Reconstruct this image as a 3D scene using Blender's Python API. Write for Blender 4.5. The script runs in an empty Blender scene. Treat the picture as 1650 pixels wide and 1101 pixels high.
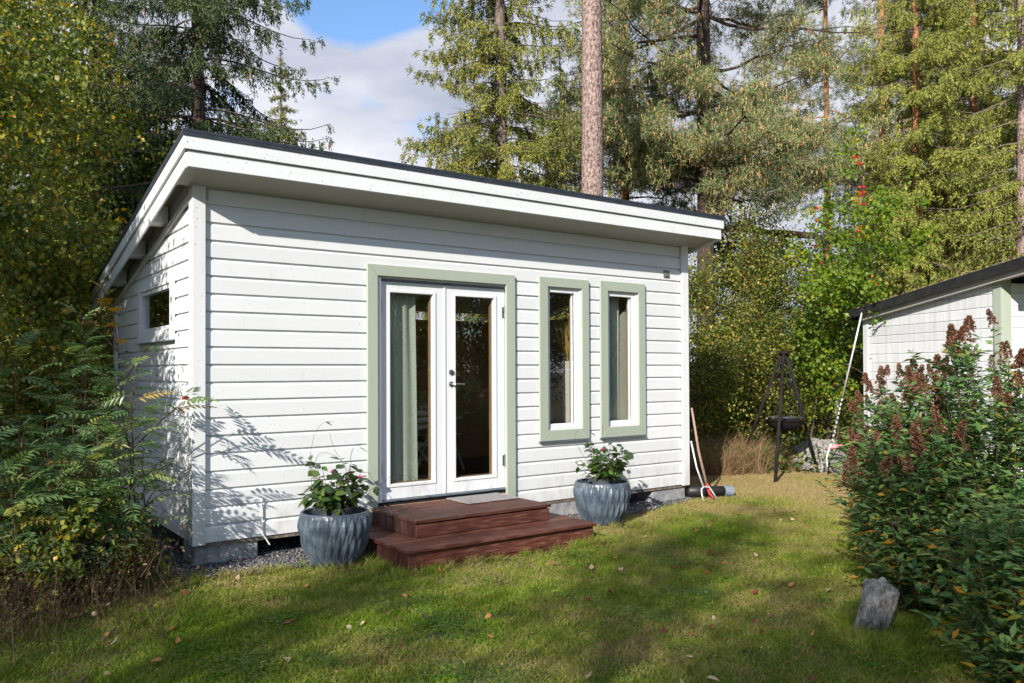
import bpy, bmesh, math, random
import numpy as np
import mathutils
from mathutils import Vector, Matrix, noise as _noise

C = bpy.context.scene
COL = C.collection
R = math.radians
rng = np.random.default_rng(7)
random.seed(7)

# ------------------------------------------------------------------ camera
CAM = np.array([-1.8337, -6.8588, 1.5815])
cd = bpy.data.cameras.new('camera')
cam = bpy.data.objects.new('camera', cd)
COL.objects.link(cam)
YAW, PITCH, ROLL = -0.6295, 0.0136, -0.0041
fw = Vector((-math.sin(YAW)*math.cos(PITCH), math.cos(YAW)*math.cos(PITCH), math.sin(PITCH)))
r0 = Vector((math.cos(YAW), math.sin(YAW), 0)); u0 = r0.cross(fw)
r1 = r0*math.cos(ROLL)+u0*math.sin(ROLL); u1 = -r0*math.sin(ROLL)+u0*math.cos(ROLL)
m = Matrix((r1, u1, -fw)).transposed().to_4x4(); m.translation = Vector(CAM)
cam.matrix_world = m
cd.sensor_width = 36; cd.lens = 1326.29/1650*36; cd.shift_y = 29.38/1650
cd.clip_start = .05; cd.clip_end = 900
C.camera = cam

# ------------------------------------------------------------------ world, sun, exposure
SUN_AZ, SUN_EL = 239.3, 27.2
w = bpy.data.worlds.new('World'); C.world = w; w.use_nodes = True
nt = w.node_tree; N = nt.nodes; L = nt.links; N.clear()
out = N.new('ShaderNodeOutputWorld'); bg = N.new('ShaderNodeBackground'); bg.inputs[1].default_value = 1
sky = N.new('ShaderNodeTexSky'); sky.sky_type = 'NISHITA'; sky.sun_disc = False
sky.sun_elevation = R(SUN_EL); sky.sun_rotation = R(SUN_AZ)
sky.air_density = 1.0; sky.dust_density = .15; sky.ozone_density = 4.5
sc = N.new('ShaderNodeVectorMath'); sc.operation = 'SCALE'; sc.inputs['Scale'].default_value = .15
L.new(sky.outputs[0], sc.inputs[0])
tc = N.new('ShaderNodeTexCoord')
mp = N.new('ShaderNodeMapping'); mp.inputs['Scale'].default_value = (1.5, 1.5, 2.6); mp.inputs['Location'].default_value = (.37, 1.2, .3)
L.new(tc.outputs['Generated'], mp.inputs[0])
n1 = N.new('ShaderNodeTexNoise'); n1.inputs['Scale'].default_value = 2.3; n1.inputs['Detail'].default_value = 9; n1.inputs['Roughness'].default_value = .52
L.new(mp.outputs[0], n1.inputs['Vector'])
def hole(direction, lo, hi, amt):
    d = N.new('ShaderNodeVectorMath'); d.operation = 'DOT_PRODUCT'; d.inputs[1].default_value = direction
    nn = N.new('ShaderNodeVectorMath'); nn.operation = 'NORMALIZE'; L.new(tc.outputs['Generated'], nn.inputs[0]); L.new(nn.outputs[0], d.inputs[0])
    mr = N.new('ShaderNodeMapRange'); mr.inputs['From Min'].default_value = lo; mr.inputs['From Max'].default_value = hi; mr.inputs['To Min'].default_value = 0; mr.inputs['To Max'].default_value = amt
    mr.interpolation_type = 'SMOOTHSTEP'
    L.new(d.outputs['Value'], mr.inputs['Value']); return mr.outputs[0]
def pxdir(px, py):
    v = fw + r1*((px-825)/1326.29) - u1*((py-550.5-29.38)/1326.29)
    return tuple(v.normalized())
h1 = hole(pxdir(570, -120), .9900, .9965, .40)
h2 = hole(pxdir(655, 210), .9995, .99999, -.02)
s1 = N.new('ShaderNodeMath'); s1.operation = 'SUBTRACT'; L.new(n1.outputs[0], s1.inputs[0]); L.new(h1, s1.inputs[1])
s2 = N.new('ShaderNodeMath'); s2.operation = 'SUBTRACT'; L.new(s1.outputs[0], s2.inputs[0]); L.new(h2, s2.inputs[1])
h3 = hole(pxdir(850, 330), .05, .80, .19)
s3 = N.new('ShaderNodeMath'); s3.operation = 'ADD'; L.new(s2.outputs[0], s3.inputs[0]); L.new(h3, s3.inputs[1]); s2 = s3
cr = N.new('ShaderNodeValToRGB'); cr.color_ramp.elements[0].position = .46; cr.color_ramp.elements[1].position = .57
L.new(s2.outputs[0], cr.inputs[0])
n2 = N.new('ShaderNodeTexNoise'); n2.inputs['Scale'].default_value = 2.6; n2.inputs['Detail'].default_value = 7
mp2 = N.new('ShaderNodeMapping'); mp2.inputs['Scale'].default_value = (1.3, 1.3, 3.4); mp2.inputs['Location'].default_value = (4, 2, 1)
L.new(tc.outputs['Generated'], mp2.inputs[0]); L.new(mp2.outputs[0], n2.inputs['Vector'])
cc = N.new('ShaderNodeValToRGB'); cc.color_ramp.elements[0].position = .36; cc.color_ramp.elements[1].position = .62
cc.color_ramp.elements[0].color = (.30, .335, .43, 1); cc.color_ramp.elements[1].color = (.62, .63, .68, 1)
L.new(n2.outputs[0], cc.inputs[0])
mx = N.new('ShaderNodeMix'); mx.data_type = 'RGBA'
L.new(cr.outputs[0], mx.inputs[0]); L.new(sc.outputs[0], mx.inputs[6]); L.new(cc.outputs[0], mx.inputs[7])
L.new(mx.outputs[2], bg.inputs[0]); L.new(bg.outputs[0], out.inputs[0])

sd = bpy.data.lights.new('sun', 'SUN'); sd.energy = 5.0; sd.angle = R(.55); sd.color = (1, .955, .875)
sun = bpy.data.objects.new('sun', sd); COL.objects.link(sun)
sv = Vector((.764, .454, -.458)).normalized()
sun.rotation_euler = sv.to_track_quat('-Z', 'Y').to_euler(); sun.location = (-20, -12, 14)
C.view_settings.view_transform = 'Standard'; C.view_settings.look = 'None'
C.view_settings.gamma = 1; C.view_settings.use_curve_mapping = False
C.view_settings.exposure = 0.62
C.render.engine = 'CYCLES'
C.cycles.max_bounces = 6; C.cycles.diffuse_bounces = 3; C.cycles.glossy_bounces = 3
C.cycles.transparent_max_bounces = 12; C.cycles.transmission_bounces = 4
C.cycles.use_denoising = True
C.cycles.sample_clamp_indirect = 6

# ------------------------------------------------------------------ material helpers
def newmat(name):
    m = bpy.data.materials.new(name); m.use_nodes = True
    n = m.node_tree.nodes; l = m.node_tree.links
    return m, n, l, n['Principled BSDF']
def ramp(n, stops):
    r = n.new('ShaderNodeValToRGB'); e = r.color_ramp.elements
    while len(e) < len(stops): e.new(.5)
    for i, (p, c) in enumerate(stops):
        e[i].position = p; e[i].color = (*c, 1)
    return r
def noise(n, l, scale, detail=4, rough=.55, vec=None, stretch=None):
    t = n.new('ShaderNodeTexNoise'); t.inputs['Scale'].default_value = scale
    t.inputs['Detail'].default_value = detail; t.inputs['Roughness'].default_value = rough
    if vec is None:
        g = n.new('ShaderNodeNewGeometry'); vec = g.outputs['Position']
    if stretch:
        mm = n.new('ShaderNodeMapping'); mm.inputs['Scale'].default_value = stretch; l.new(vec, mm.inputs[0]); vec = mm.outputs[0]
    l.new(vec, t.inputs['Vector']); return t
def surf(name, stops, scale=6, rough=.6, bump=.2, bscale=None, stretch=None, detail=5, spec=.4, metal=0, objrand=0, bstretch=None):
    m, n, l, b = newmat(name)
    t = noise(n, l, scale, detail, stretch=stretch)
    r = ramp(n, stops); l.new(t.outputs[0], r.inputs[0])
    col = r.outputs[0]
    if objrand:
        oi = n.new('ShaderNodeObjectInfo'); mr = n.new('ShaderNodeMapRange')
        mr.inputs['To Min'].default_value = 1-objrand; mr.inputs['To Max'].default_value = 1+objrand*.5
        l.new(oi.outputs['Random'], mr.inputs['Value'])
        hv = n.new('ShaderNodeHueSaturation'); l.new(col, hv.inputs['Color']); l.new(mr.outputs[0], hv.inputs['Value']); col = hv.outputs[0]
    l.new(col, b.inputs['Base Color'])
    b.inputs['Roughness'].default_value = rough; b.inputs['Specular IOR Level'].default_value = spec; b.inputs['Metallic'].default_value = metal
    if bump:
        t2 = noise(n, l, bscale or scale*4, 6, stretch=bstretch or stretch)
        bp = n.new('ShaderNodeBump'); bp.inputs['Strength'].default_value = bump; bp.inputs['Distance'].default_value = .01
        l.new(t2.outputs[0], bp.inputs['Height']); l.new(bp.outputs[0], b.inputs['Normal'])
    return m
def painted(name, base, dirt=(.35, .33, .28), amount=.45, streak=(14, 14, 1.2), objrand=.05, speck=True):
    """outdoor paint on rough sawn wood with grain, specks and weathering"""
    m, n, l, b = newmat(name)
    t = noise(n, l, 2.2, 6, .6, stretch=streak)
    r = ramp(n, [(.40, base), (.95, tuple(c*(1-amount)+d*amount for c, d in zip(base, dirt)))]); l.new(t.outputs[0], r.inputs[0])
    col = r.outputs[0]
    if speck:
        s = noise(n, l, 55, 2, .5); sr = ramp(n, [(.70, (0, 0, 0)), (.76, (1, 1, 1))]); l.new(s.outputs[0], sr.inputs[0])
        mi = n.new('ShaderNodeMix'); mi.data_type = 'RGBA'; l.new(sr.outputs[0], mi.inputs[0]); l.new(col, mi.inputs[6]); mi.inputs[7].default_value = (dirt[0]*.5, dirt[1]*.5, dirt[2]*.5, 1)
        col = mi.outputs[2]
    g = n.new('ShaderNodeNewGeometry'); sx = n.new('ShaderNodeSeparateXYZ'); l.new(g.outputs['Position'], sx.inputs[0])
    dn = noise(n, l, 9, 6, .7, stretch=(1, 1, .4)); hz = n.new('ShaderNodeMapRange'); hz.inputs['From Min'].default_value = .18; hz.inputs['From Max'].default_value = .75; hz.inputs['To Min'].default_value = .20; hz.inputs['To Max'].default_value = 0
    l.new(sx.outputs[2], hz.inputs['Value']); sm_ = n.new('ShaderNodeMath'); sm_.operation = 'ADD'; l.new(dn.outputs[0], sm_.inputs[0]); l.new(hz.outputs[0], sm_.inputs[1])
    rr_ = ramp(n, [(.60, (0, 0, 0)), (.90, (.55, .55, .55))]); l.new(sm_.outputs[0], rr_.inputs[0])
    md = n.new('ShaderNodeMix'); md.data_type = 'RGBA'; l.new(rr_.outputs[0], md.inputs[0]); l.new(col, md.inputs[6]); md.inputs[7].default_value = (dirt[0], dirt[1], dirt[2]*.9, 1); col = md.outputs[2]
    oi = n.new('ShaderNodeObjectInfo'); mr = n.new('ShaderNodeMapRange')
    mr.inputs['To Min'].default_value = 1-objrand; mr.inputs['To Max'].default_value = 1+objrand*.3
    l.new(oi.outputs['Random'], mr.inputs['Value'])
    hv = n.new('ShaderNodeHueSaturation'); l.new(col, hv.inputs['Color']); l.new(mr.outputs[0], hv.inputs['Value'])
    l.new(hv.outputs[0], b.inputs['Base Color'])
    b.inputs['Roughness'].default_value = .5; b.inputs['Specular IOR Level'].default_value = .35
    t2 = noise(n, l, 30, 6, .6, stretch=(1.0, 1.0, 1.0) if streak[2] > 5 else (1, 1, .25))
    bp = n.new('ShaderNodeBump'); bp.inputs['Strength'].default_value = .22; bp.inputs['Distance'].default_value = .004
    l.new(t2.outputs[0], bp.inputs['Height']); l.new(bp.outputs[0], b.inputs['Normal'])
    return m
def leafmat(name, stops, src='attr', trans=.35, rough=.45, spec=.4):
    m, n, l, b = newmat(name)
    if src == 'attr':
        a = n.new('ShaderNodeAttribute'); a.attribute_name = 'tint'; f = a.outputs['Fac']
    else:
        a = n.new('ShaderNodeObjectInfo'); f = a.outputs['Random']
    r = ramp(n, stops); l.new(f, r.inputs[0])
    l.new(r.outputs[0], b.inputs['Base Color']); b.inputs['Roughness'].default_value = rough; b.inputs['Specular IOR Level'].default_value = spec
    tr = n.new('ShaderNodeBsdfTranslucent'); hv = n.new('ShaderNodeHueSaturation'); hv.inputs['Value'].default_value = 1.5; hv.inputs['Saturation'].default_value = 1.1
    l.new(r.outputs[0], hv.inputs['Color']); l.new(hv.outputs[0], tr.inputs[0])
    mi = n.new('ShaderNodeMixShader'); mi.inputs[0].default_value = trans
    l.new(b.outputs[0], mi.inputs[1]); l.new(tr.outputs[0], mi.inputs[2]); l.new(mi.outputs[0], n['Material Output'].inputs[0])
    return m

M = {}
M['white'] = painted('white_siding_paint', (.70, .70, .705), amount=.12, streak=(1.2, 1.2, 3), objrand=.07)
M['white_trim'] = painted('white_trim_paint', (.69, .69, .69), amount=.18, streak=(6, 6, 1))
M['white_fascia'] = painted('white_fascia_paint', (.72, .72, .72), amount=.16, streak=(1, 3, 6))
M['white_gray'] = painted('weathered_white_paint', (.70, .70, .70), dirt=(.30, .30, .30), amount=.65, streak=(7, 7, .45), objrand=.10)
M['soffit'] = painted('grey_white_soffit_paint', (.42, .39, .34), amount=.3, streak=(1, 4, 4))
M['green_trim'] = painted('sage_green_trim_paint', (.36, .40, .325), dirt=(.28, .31, .23), amount=.35, streak=(9, 9, 2), speck=False)
M['sash'] = painted('white_sash_paint', (.71, .71, .72), amount=.12, streak=(4, 4, 1), speck=False)
M['roof_felt'] = surf('dark_roofing', [(.3, (.018, .024, .034)), (.7, (.035, .042, .055))], 12, .55, .3)
M['black_fascia'] = surf('black_roof_edge', [(.3, (.012, .012, .012)), (.7, (.03, .03, .03))], 9, .5, .2)
M['metal'] = surf('dull_metal', [(.3, (.22, .23, .25)), (.7, (.42, .43, .45))], 30, .35, .05, metal=.9)
M['dark_metal'] = surf('black_enamel', [(.3, (.012, .012, .013)), (.7, (.03, .028, .027))], 20, .45, .1)
M['rusty'] = surf('sooty_black_steel', [(.42, (.010, .010, .012)), (.85, (.035, .020, .014))], 9, .75, .3, spec=.2)
M['blue_metal'] = surf('grey_drip_metal', [(.3, (.13, .16, .20)), (.7, (.22, .26, .31))], 8, .4, .05, metal=.5)
M['concrete'] = surf('rough_concrete', [(.3, (.18, .18, .185)), (.52, (.30, .30, .30)), (.72, (.42, .41, .39))], 14, .9, 1.0, bscale=90, detail=9)
M['oxblood'] = surf('dark_red_deck_stain', [(.30, (.058, .015, .010)), (.52, (.110, .034, .022)), (.70, (.20, .092, .066))], 5, .56, .35, stretch=(1.2, 14, 10), objrand=.3, bscale=20)
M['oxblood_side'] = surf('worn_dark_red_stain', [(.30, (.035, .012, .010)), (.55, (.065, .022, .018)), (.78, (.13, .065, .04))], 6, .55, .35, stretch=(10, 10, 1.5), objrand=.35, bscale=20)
M['mat'] = surf('grey_mat_pile', [(.3, (.22, .20, .21)), (.7, (.46, .43, .42))], 160, .95, 1.0, bscale=300)
M['pane_wood'] = surf('inner_pine_frame', [(.3, (.30, .17, .09)), (.7, (.42, .26, .15))], 5, .5, .1, stretch=(8, 8, 1))
M['room_wood'] = surf('brown_panelling', [(.3, (.50, .27, .15)), (.7, (.66, .40, .24))], 3, .6, .2, stretch=(1, 8, 8))
M['room_floor'] = surf('room_floor', [(.3, (.12, .045, .045)), (.7, (.20, .09, .07))], 3, .45, .1)
M['curtain'] = surf('pale_green_cloth', [(.3, (.40, .46, .38)), (.7, (.50, .55, .46))], 60, .85, .1)
M['beige_cloth'] = surf('beige_blind_cloth', [(.3, (.50, .48, .38)), (.7, (.60, .57, .46))], 60, .85, .1)
M['ivory'] = surf('ivory_plastic', [(.3, (.70, .68, .60)), (.7, (.78, .75, .68))], 8, .4, .02)
M['box'] = surf('white_outlet', [(.3, (.78, .76, .76)), (.7, (.84, .82, .82))], 8, .4, .02)
M['vent'] = surf('grey_green_vent', [(.3, (.10, .11, .08)), (.7, (.16, .17, .12))], 20, .6, .1)
M['straw'] = leafmat('straw_leaf', [(0, (.42, .30, .09)), (1, (.62, .47, .15))])
M['soil'] = surf('potting_soil', [(.3, (.02, .013, .009)), (.7, (.09, .06, .04))], 60, .95, 1.2, bscale=160)
M['inner_pot'] = surf('grey_plastic_pot', [(.3, (.045, .05, .06)), (.7, (.07, .08, .09))], 10, .5, .05)
M['wood_handle'] = surf('weathered_handle', [(.3, (.22, .13, .09)), (.7, (.42, .30, .24))], 7, .7, .2, stretch=(20, 20, 2))
M['red'] = surf('red_paint', [(.3, (.42, .03, .03)), (.7, (.55, .05, .045))], 10, .5, .05)
M['pink'] = surf('pink_plastic', [(.3, (.62, .20, .22)), (.7, (.75, .32, .32))], 10, .5, .05)
M['white_metal'] = surf('pale_metal', [(.3, (.55, .55, .56)), (.7, (.75, .75, .76))], 10, .35, .05, metal=.3)
M['grey_cap'] = surf('blue_grey_cap', [(.3, (.16, .20, .25)), (.7, (.26, .30, .35))], 10, .5, .05)
# planter glaze
def potmat():
    m, n, l, b = newmat('blue_grey_planter_glaze')
    oi = n.new('ShaderNodeObjectInfo'); g = n.new('ShaderNodeNewGeometry'); va = n.new('ShaderNodeVectorMath'); va.operation = 'ADD'; l.new(g.outputs['Position'], va.inputs[0]); l.new(oi.outputs['Random'], va.inputs[1])
    t = noise(n, l, 7, 8, .65, vec=va.outputs[0]); r = ramp(n, [(.34, (.040, .055, .075)), (.55, (.085, .11, .14)), (.74, (.20, .235, .27))]); l.new(t.outputs[0], r.inputs[0])
    l.new(r.outputs[0], b.inputs['Base Color']); b.inputs['Roughness'].default_value = .34; b.inputs['Specular IOR Level'].default_value = .5
    t2 = noise(n, l, 60, 5); bp = n.new('ShaderNodeBump'); bp.inputs['Strength'].default_value = .15; bp.inputs['Distance'].default_value = .004
    l.new(t2.outputs[0], bp.inputs['Height']); l.new(bp.outputs[0], b.inputs['Normal']); return m
M['pot'] = potmat()
# glass
def glass():
    m, n, l, b = newmat('window_glass'); n.remove(b)
    tr = n.new('ShaderNodeBsdfTransparent'); tr.inputs[0].default_value = (.93, .94, .93, 1); gl = n.new('ShaderNodeBsdfGlossy'); gl.inputs['Roughness'].default_value = .004
    lw = n.new('ShaderNodeLayerWeight'); lw.inputs[0].default_value = .5; pw = n.new('ShaderNodeMath'); pw.operation = 'POWER'; pw.inputs[1].default_value = 4; l.new(lw.outputs['Facing'], pw.inputs[0]); fr = n.new('ShaderNodeMath'); fr.operation = 'MULTIPLY_ADD'; fr.inputs[1].default_value = .9; fr.inputs[2].default_value = .12; l.new(pw.outputs[0], fr.inputs[0])
    mi = n.new('ShaderNodeMixShader'); l.new(fr.outputs[0], mi.inputs[0]); l.new(tr.outputs[0], mi.inputs[1]); l.new(gl.outputs[0], mi.inputs[2])
    l.new(mi.outputs[0], n['Material Output'].inputs[0]); return m
M['glass'] = glass()
# bark
def bark(name, stops, scale, stretch, bump=1.0):
    return surf(name, stops, scale, .9, bump, stretch=stretch, bscale=scale*1.6, detail=8, spec=.15)
M['bark_pine'] = bark('pine_bark', [(.36, (.085, .055, .045)), (.47, (.24, .165, .14)), (.62, (.42, .31, .27))], 24, (1.5, 1.5, .8), 2.0)
M['bark_orange'] = bark('upper_pine_bark', [(.3, (.20, .085, .04)), (.7, (.44, .21, .10))], 9, (2, 2, .8))
M['bark_dark'] = bark('dark_bark', [(.3, (.035, .025, .02)), (.7, (.11, .075, .06))], 9, (2, 2, .7))
M['bark_spruce'] = bark('spruce_bark', [(.3, (.09, .07, .055)), (.7, (.25, .20, .17))], 12, (2, 2, 1))
M['bark_birch'] = bark('birch_bark', [(.40, (.05, .045, .04)), (.48, (.42, .38, .34)), (.7, (.58, .55, .50))], 7, (1.2, 1.2, 5), .4)
M['bark_red'] = bark('young_birch_bark', [(.3, (.11, .06, .045)), (.7, (.24, .13, .09))], 14, (1, 1, 3), .4)
M['twig'] = bark('grey_twig', [(.3, (.10, .075, .055)), (.7, (.20, .15, .12))], 20, (1, 1, 1), .3)
M['stem_brown'] = bark('brown_stem', [(.3, (.06, .035, .028)), (.7, (.14, .085, .065))], 20, (1, 1, 1), .3)
M['stem_green'] = bark('green_stem', [(.3, (.06, .07, .03)), (.7, (.13, .12, .05))], 20, (1, 1, 1), .3)
# foliage
M['birch_dark'] = leafmat('birch_leaves_dark', [(0, (.045, .078, .018)), (.33, (.10, .145, .024)), (.60, (.21, .23, .034)), (.82, (.40, .33, .04)), (.95, (.58, .34, .04)), (1, (.46, .18, .03))])
M['birch_gold'] = leafmat('birch_leaves_gold', [(0, (.04, .068, .018)), (.34, (.09, .125, .025)), (.60, (.20, .22, .035)), (.80, (.40, .35, .06)), (.95, (.50, .32, .08)), (1, (.42, .18, .06))], trans=.4)
M['birch_mid'] = leafmat('birch_leaves_green', [(0, (.04, .075, .02)), (.5, (.07, .12, .03)), (.8, (.14, .18, .035)), (.93, (.26, .24, .04)), (1, (.36, .22, .04))], trans=.4)
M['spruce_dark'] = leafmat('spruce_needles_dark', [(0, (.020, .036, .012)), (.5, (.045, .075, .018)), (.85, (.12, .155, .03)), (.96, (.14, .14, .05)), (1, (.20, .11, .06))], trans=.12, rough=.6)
M['spruce_lit'] = leafmat('spruce_needles_lit_tone', [(0, (.06, .08, .02)), (.30, (.20, .22, .04)), (.80, (.40, .40, .075)), (.93, (.34, .30, .11)), (1, (.40, .26, .14))], trans=.2, rough=.6)  # sunlight on the right-hand spruces is put into these brighter needle colours
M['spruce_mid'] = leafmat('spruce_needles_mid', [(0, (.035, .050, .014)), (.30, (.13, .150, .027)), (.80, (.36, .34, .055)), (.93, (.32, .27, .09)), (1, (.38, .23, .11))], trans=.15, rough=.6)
M['pine_needle'] = leafmat('pine_needles', [(0, (.06, .095, .045)), (.42, (.20, .24, .085)), (.60, (.30, .29, .10)), (.70, (.36, .28, .13)), (.86, (.48, .29, .13)), (1, (.54, .27, .09))], trans=.15, rough=.6)
M['pine_grey'] = leafmat('pine_needles_grey', [(0, (.09, .11, .06)), (.5, (.17, .20, .10)), (.75, (.26, .25, .13)), (1, (.38, .29, .17))], trans=.15, rough=.6)
M['rowan_lime'] = leafmat('rowan_leaves_lime', [(0, (.07, .13, .018)), (.5, (.15, .24, .022)), (.85, (.30, .34, .03)), (.95, (.48, .34, .03)), (1, (.52, .13, .03))], trans=.45)
M['rowan_leaf'] = leafmat('rowan_leaflets', [(0, (.060, .115, .045)), (.5, (.11, .19, .065)), (.85, (.18, .27, .075)), (.96, (.28, .30, .07)), (1, (.38, .25, .06))], src='obj', trans=.3, rough=.38, spec=.5)
M['maple_leaf'] = leafmat('maple_leaves', [(0, (.10, .11, .02)), (.5, (.26, .17, .02)), (1, (.42, .20, .02))], src='obj', trans=.4)
M['spirea'] = leafmat('spirea_leaves_mass', [(0, (.050, .115, .040)), (.5, (.105, .20, .058)), (.9, (.18, .27, .070)), (.97, (.20, .19, .03)), (1, (.38, .20, .02))], trans=.28, rough=.55, spec=.25)
M['spirea_leaf'] = leafmat('spirea_leaves', [(0, (.055, .125, .045)), (.5, (.115, .215, .062)), (.9, (.20, .29, .075)), (.97, (.20, .19, .03)), (1, (.40, .22, .02))], src='obj', trans=.28, rough=.55, spec=.25)
M['spike'] = leafmat('faded_flower_spike', [(0, (.10, .042, .022)), (.6, (.19, .085, .046)), (1, (.30, .15, .08))], trans=.1, rough=.8)
M['spike_purple'] = leafmat('purple_flower_spike', [(0, (.20, .06, .18)), (1, (.45, .18, .38))], trans=.2, rough=.8)
M['pot_leaf'] = leafmat('mandevilla_leaves', [(0, (.026, .058, .016)), (.6, (.045, .090, .022)), (.9, (.10, .16, .03)), (.97, (.20, .24, .03)), (1, (.42, .32, .02))], src='obj', trans=.25, rough=.28, spec=.6)
M['petal'] = leafmat('pink_petal', [(0, (.50, .04, .16)), (1, (.70, .10, .26))], src='obj', trans=.3)
M['berry'] = surf('red_berry', [(.3, (.55, .03, .015)), (.7, (.75, .07, .02))], 10, .35, 0)
M['cone'] = surf('spruce_cone', [(.3, (.16, .07, .04)), (.7, (.30, .14, .08))], 30, .8, .5)
M['hay'] = leafmat('dry_grass', [(0, (.13, .075, .04)), (.5, (.28, .18, .09)), (1, (.48, .34, .17))], trans=.3, rough=.7)
M['dry_brush'] = leafmat('dead_brush', [(0, (.035, .020, .012)), (.5, (.07, .040, .024)), (.85, (.13, .08, .04)), (1, (.24, .17, .08))], trans=.15, rough=.8)
M['litter'] = leafmat('fallen_leaf', [(0, (.14, .03, .015)), (.4, (.34, .12, .05)), (.75, (.46, .24, .12)), (1, (.60, .42, .28))], src='obj', trans=.15, rough=.6)
M['litter_s'] = leafmat('fallen_leaf_bits', [(0, (.10, .035, .018)), (.5, (.28, .11, .05)), (1, (.50, .30, .14))], trans=.15, rough=.6)
def grassmat():
    m, n, l, b = newmat('lawn_blades')
    a = n.new('ShaderNodeAttribute'); a.attribute_name = 'tint'
    t = noise(n, l, .75, 5, .65)
    t2 = noise(n, l, 5.5, 3, .6)
    g = n.new('ShaderNodeNewGeometry'); sx = n.new('ShaderNodeSeparateXYZ'); l.new(g.outputs['Position'], sx.inputs[0])
    # lawn dries out towards the tripod grill
    mr = n.new('ShaderNodeMapRange'); mr.inputs['From Min'].default_value = 3.2; mr.inputs['From Max'].default_value = 7.2; mr.inputs['To Min'].default_value = 0; mr.inputs['To Max'].default_value = .27
    ad = n.new('ShaderNodeMath'); ad.operation = 'ADD'; l.new(sx.outputs[0], ad.inputs[0]); 
    my = n.new('ShaderNodeMath'); my.operation = 'MULTIPLY'; my.inputs[1].default_value = .9; l.new(sx.outputs[1], my.inputs[0]); l.new(my.outputs[0], ad.inputs[1])
    l.new(ad.outputs[0], mr.inputs['Value'])
    s = n.new('ShaderNodeMath'); s.operation = 'ADD'; l.new(t.outputs[0], s.inputs[0]); l.new(mr.outputs[0], s.inputs[1])
    k = n.new('ShaderNodeMath'); k.operation = 'MULTIPLY_ADD'; k.inputs[1].default_value = .30; l.new(a.outputs['Fac'], k.inputs[0]); l.new(s.outputs[0], k.inputs[2])
    k2 = n.new('ShaderNodeMath'); k2.operation = 'MULTIPLY_ADD'; k2.inputs[1].default_value = .25; l.new(t2.outputs[0], k2.inputs[0]); l.new(k.outputs[0], k2.inputs[2])
    r = ramp(n, [(.50, (.080, .180, .006)), (.69, (.145, .250, .012)), (.80, (.26, .29, .035)), (.91, (.33, .28, .10)), (1, (.40, .30, .14))])
    l.new(k2.outputs[0], r.inputs[0]); l.new(r.outputs[0], b.inputs['Base Color']); b.inputs['Roughness'].default_value = .55; b.inputs['Specular IOR Level'].default_value = .25
    tr = n.new('ShaderNodeBsdfTranslucent'); l.new(r.outputs[0], tr.inputs[0]); mi = n.new('ShaderNodeMixShader'); mi.inputs[0].default_value = .3
    l.new(b.outputs[0], mi.inputs[1]); l.new(tr.outputs[0], mi.inputs[2]); l.new(mi.outputs[0], n['Material Output'].inputs[0]); return m
M['grass'] = grassmat()
M['ground'] = surf('soil_and_thatch', [(.30, (.035, .040, .014)), (.5, (.070, .070, .026)), (.7, (.14, .11, .05))], 3, .95, .8, bscale=60, detail=9)
M['gravel_bed'] = surf('gravel_bed', [(.3, (.03, .03, .034)), (.7, (.10, .098, .10))], 60, .95, 1.0, bscale=120)
def stonemat():
    m, n, l, b = newmat('gravel_stones'); a = n.new('ShaderNodeAttribute'); a.attribute_name = 'tint'
    r = ramp(n, [(0, (.045, .045, .052)), (.5, (.11, .108, .115)), (.85, (.20, .19, .20)), (1, (.38, .36, .35))]); l.new(a.outputs['Fac'], r.inputs[0]); l.new(r.outputs[0], b.inputs['Base Color']); b.inputs['Roughness'].default_value = .85; return m
M['stones'] = stonemat()
def rockmat():
    m, n, l, b = newmat('lichened_granite')
    t = noise(n, l, 22, 9, .75, stretch=(1, 1, .5)); r = ramp(n, [(.36, (.04, .038, .034)), (.45, (.17, .16, .145)), (.56, (.31, .295, .27)), (.72, (.50, .48, .44))]); l.new(t.outputs[0], r.inputs[0])
    v = n.new('ShaderNodeTexVoronoi'); v.inputs['Scale'].default_value = 26; g = n.new('ShaderNodeNewGeometry'); l.new(g.outputs['Position'], v.inputs['Vector'])
    vr = ramp(n, [(.02, (.25, .25, .25)), (.22, (1, 1, 1))]); l.new(v.outputs['Distance'], vr.inputs[0])
    mi = n.new('ShaderNodeMix'); mi.data_type = 'RGBA'; mi.blend_type = 'MULTIPLY'; mi.inputs[0].default_value = .5; l.new(r.outputs[0], mi.inputs[6]); l.new(vr.outputs[0], mi.inputs[7])
    l.new(mi.outputs[2], b.inputs['Base Color']); b.inputs['Roughness'].default_value = .9
    t2 = noise(n, l, 28, 10, .7); bp = n.new('ShaderNodeBump'); bp.inputs['Strength'].default_value = 1; bp.inputs['Distance'].default_value = .02
    l.new(t2.outputs[0], bp.inputs['Height']); l.new(bp.outputs[0], b.inputs['Normal']); return m
M['rock'] = rockmat()

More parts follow.
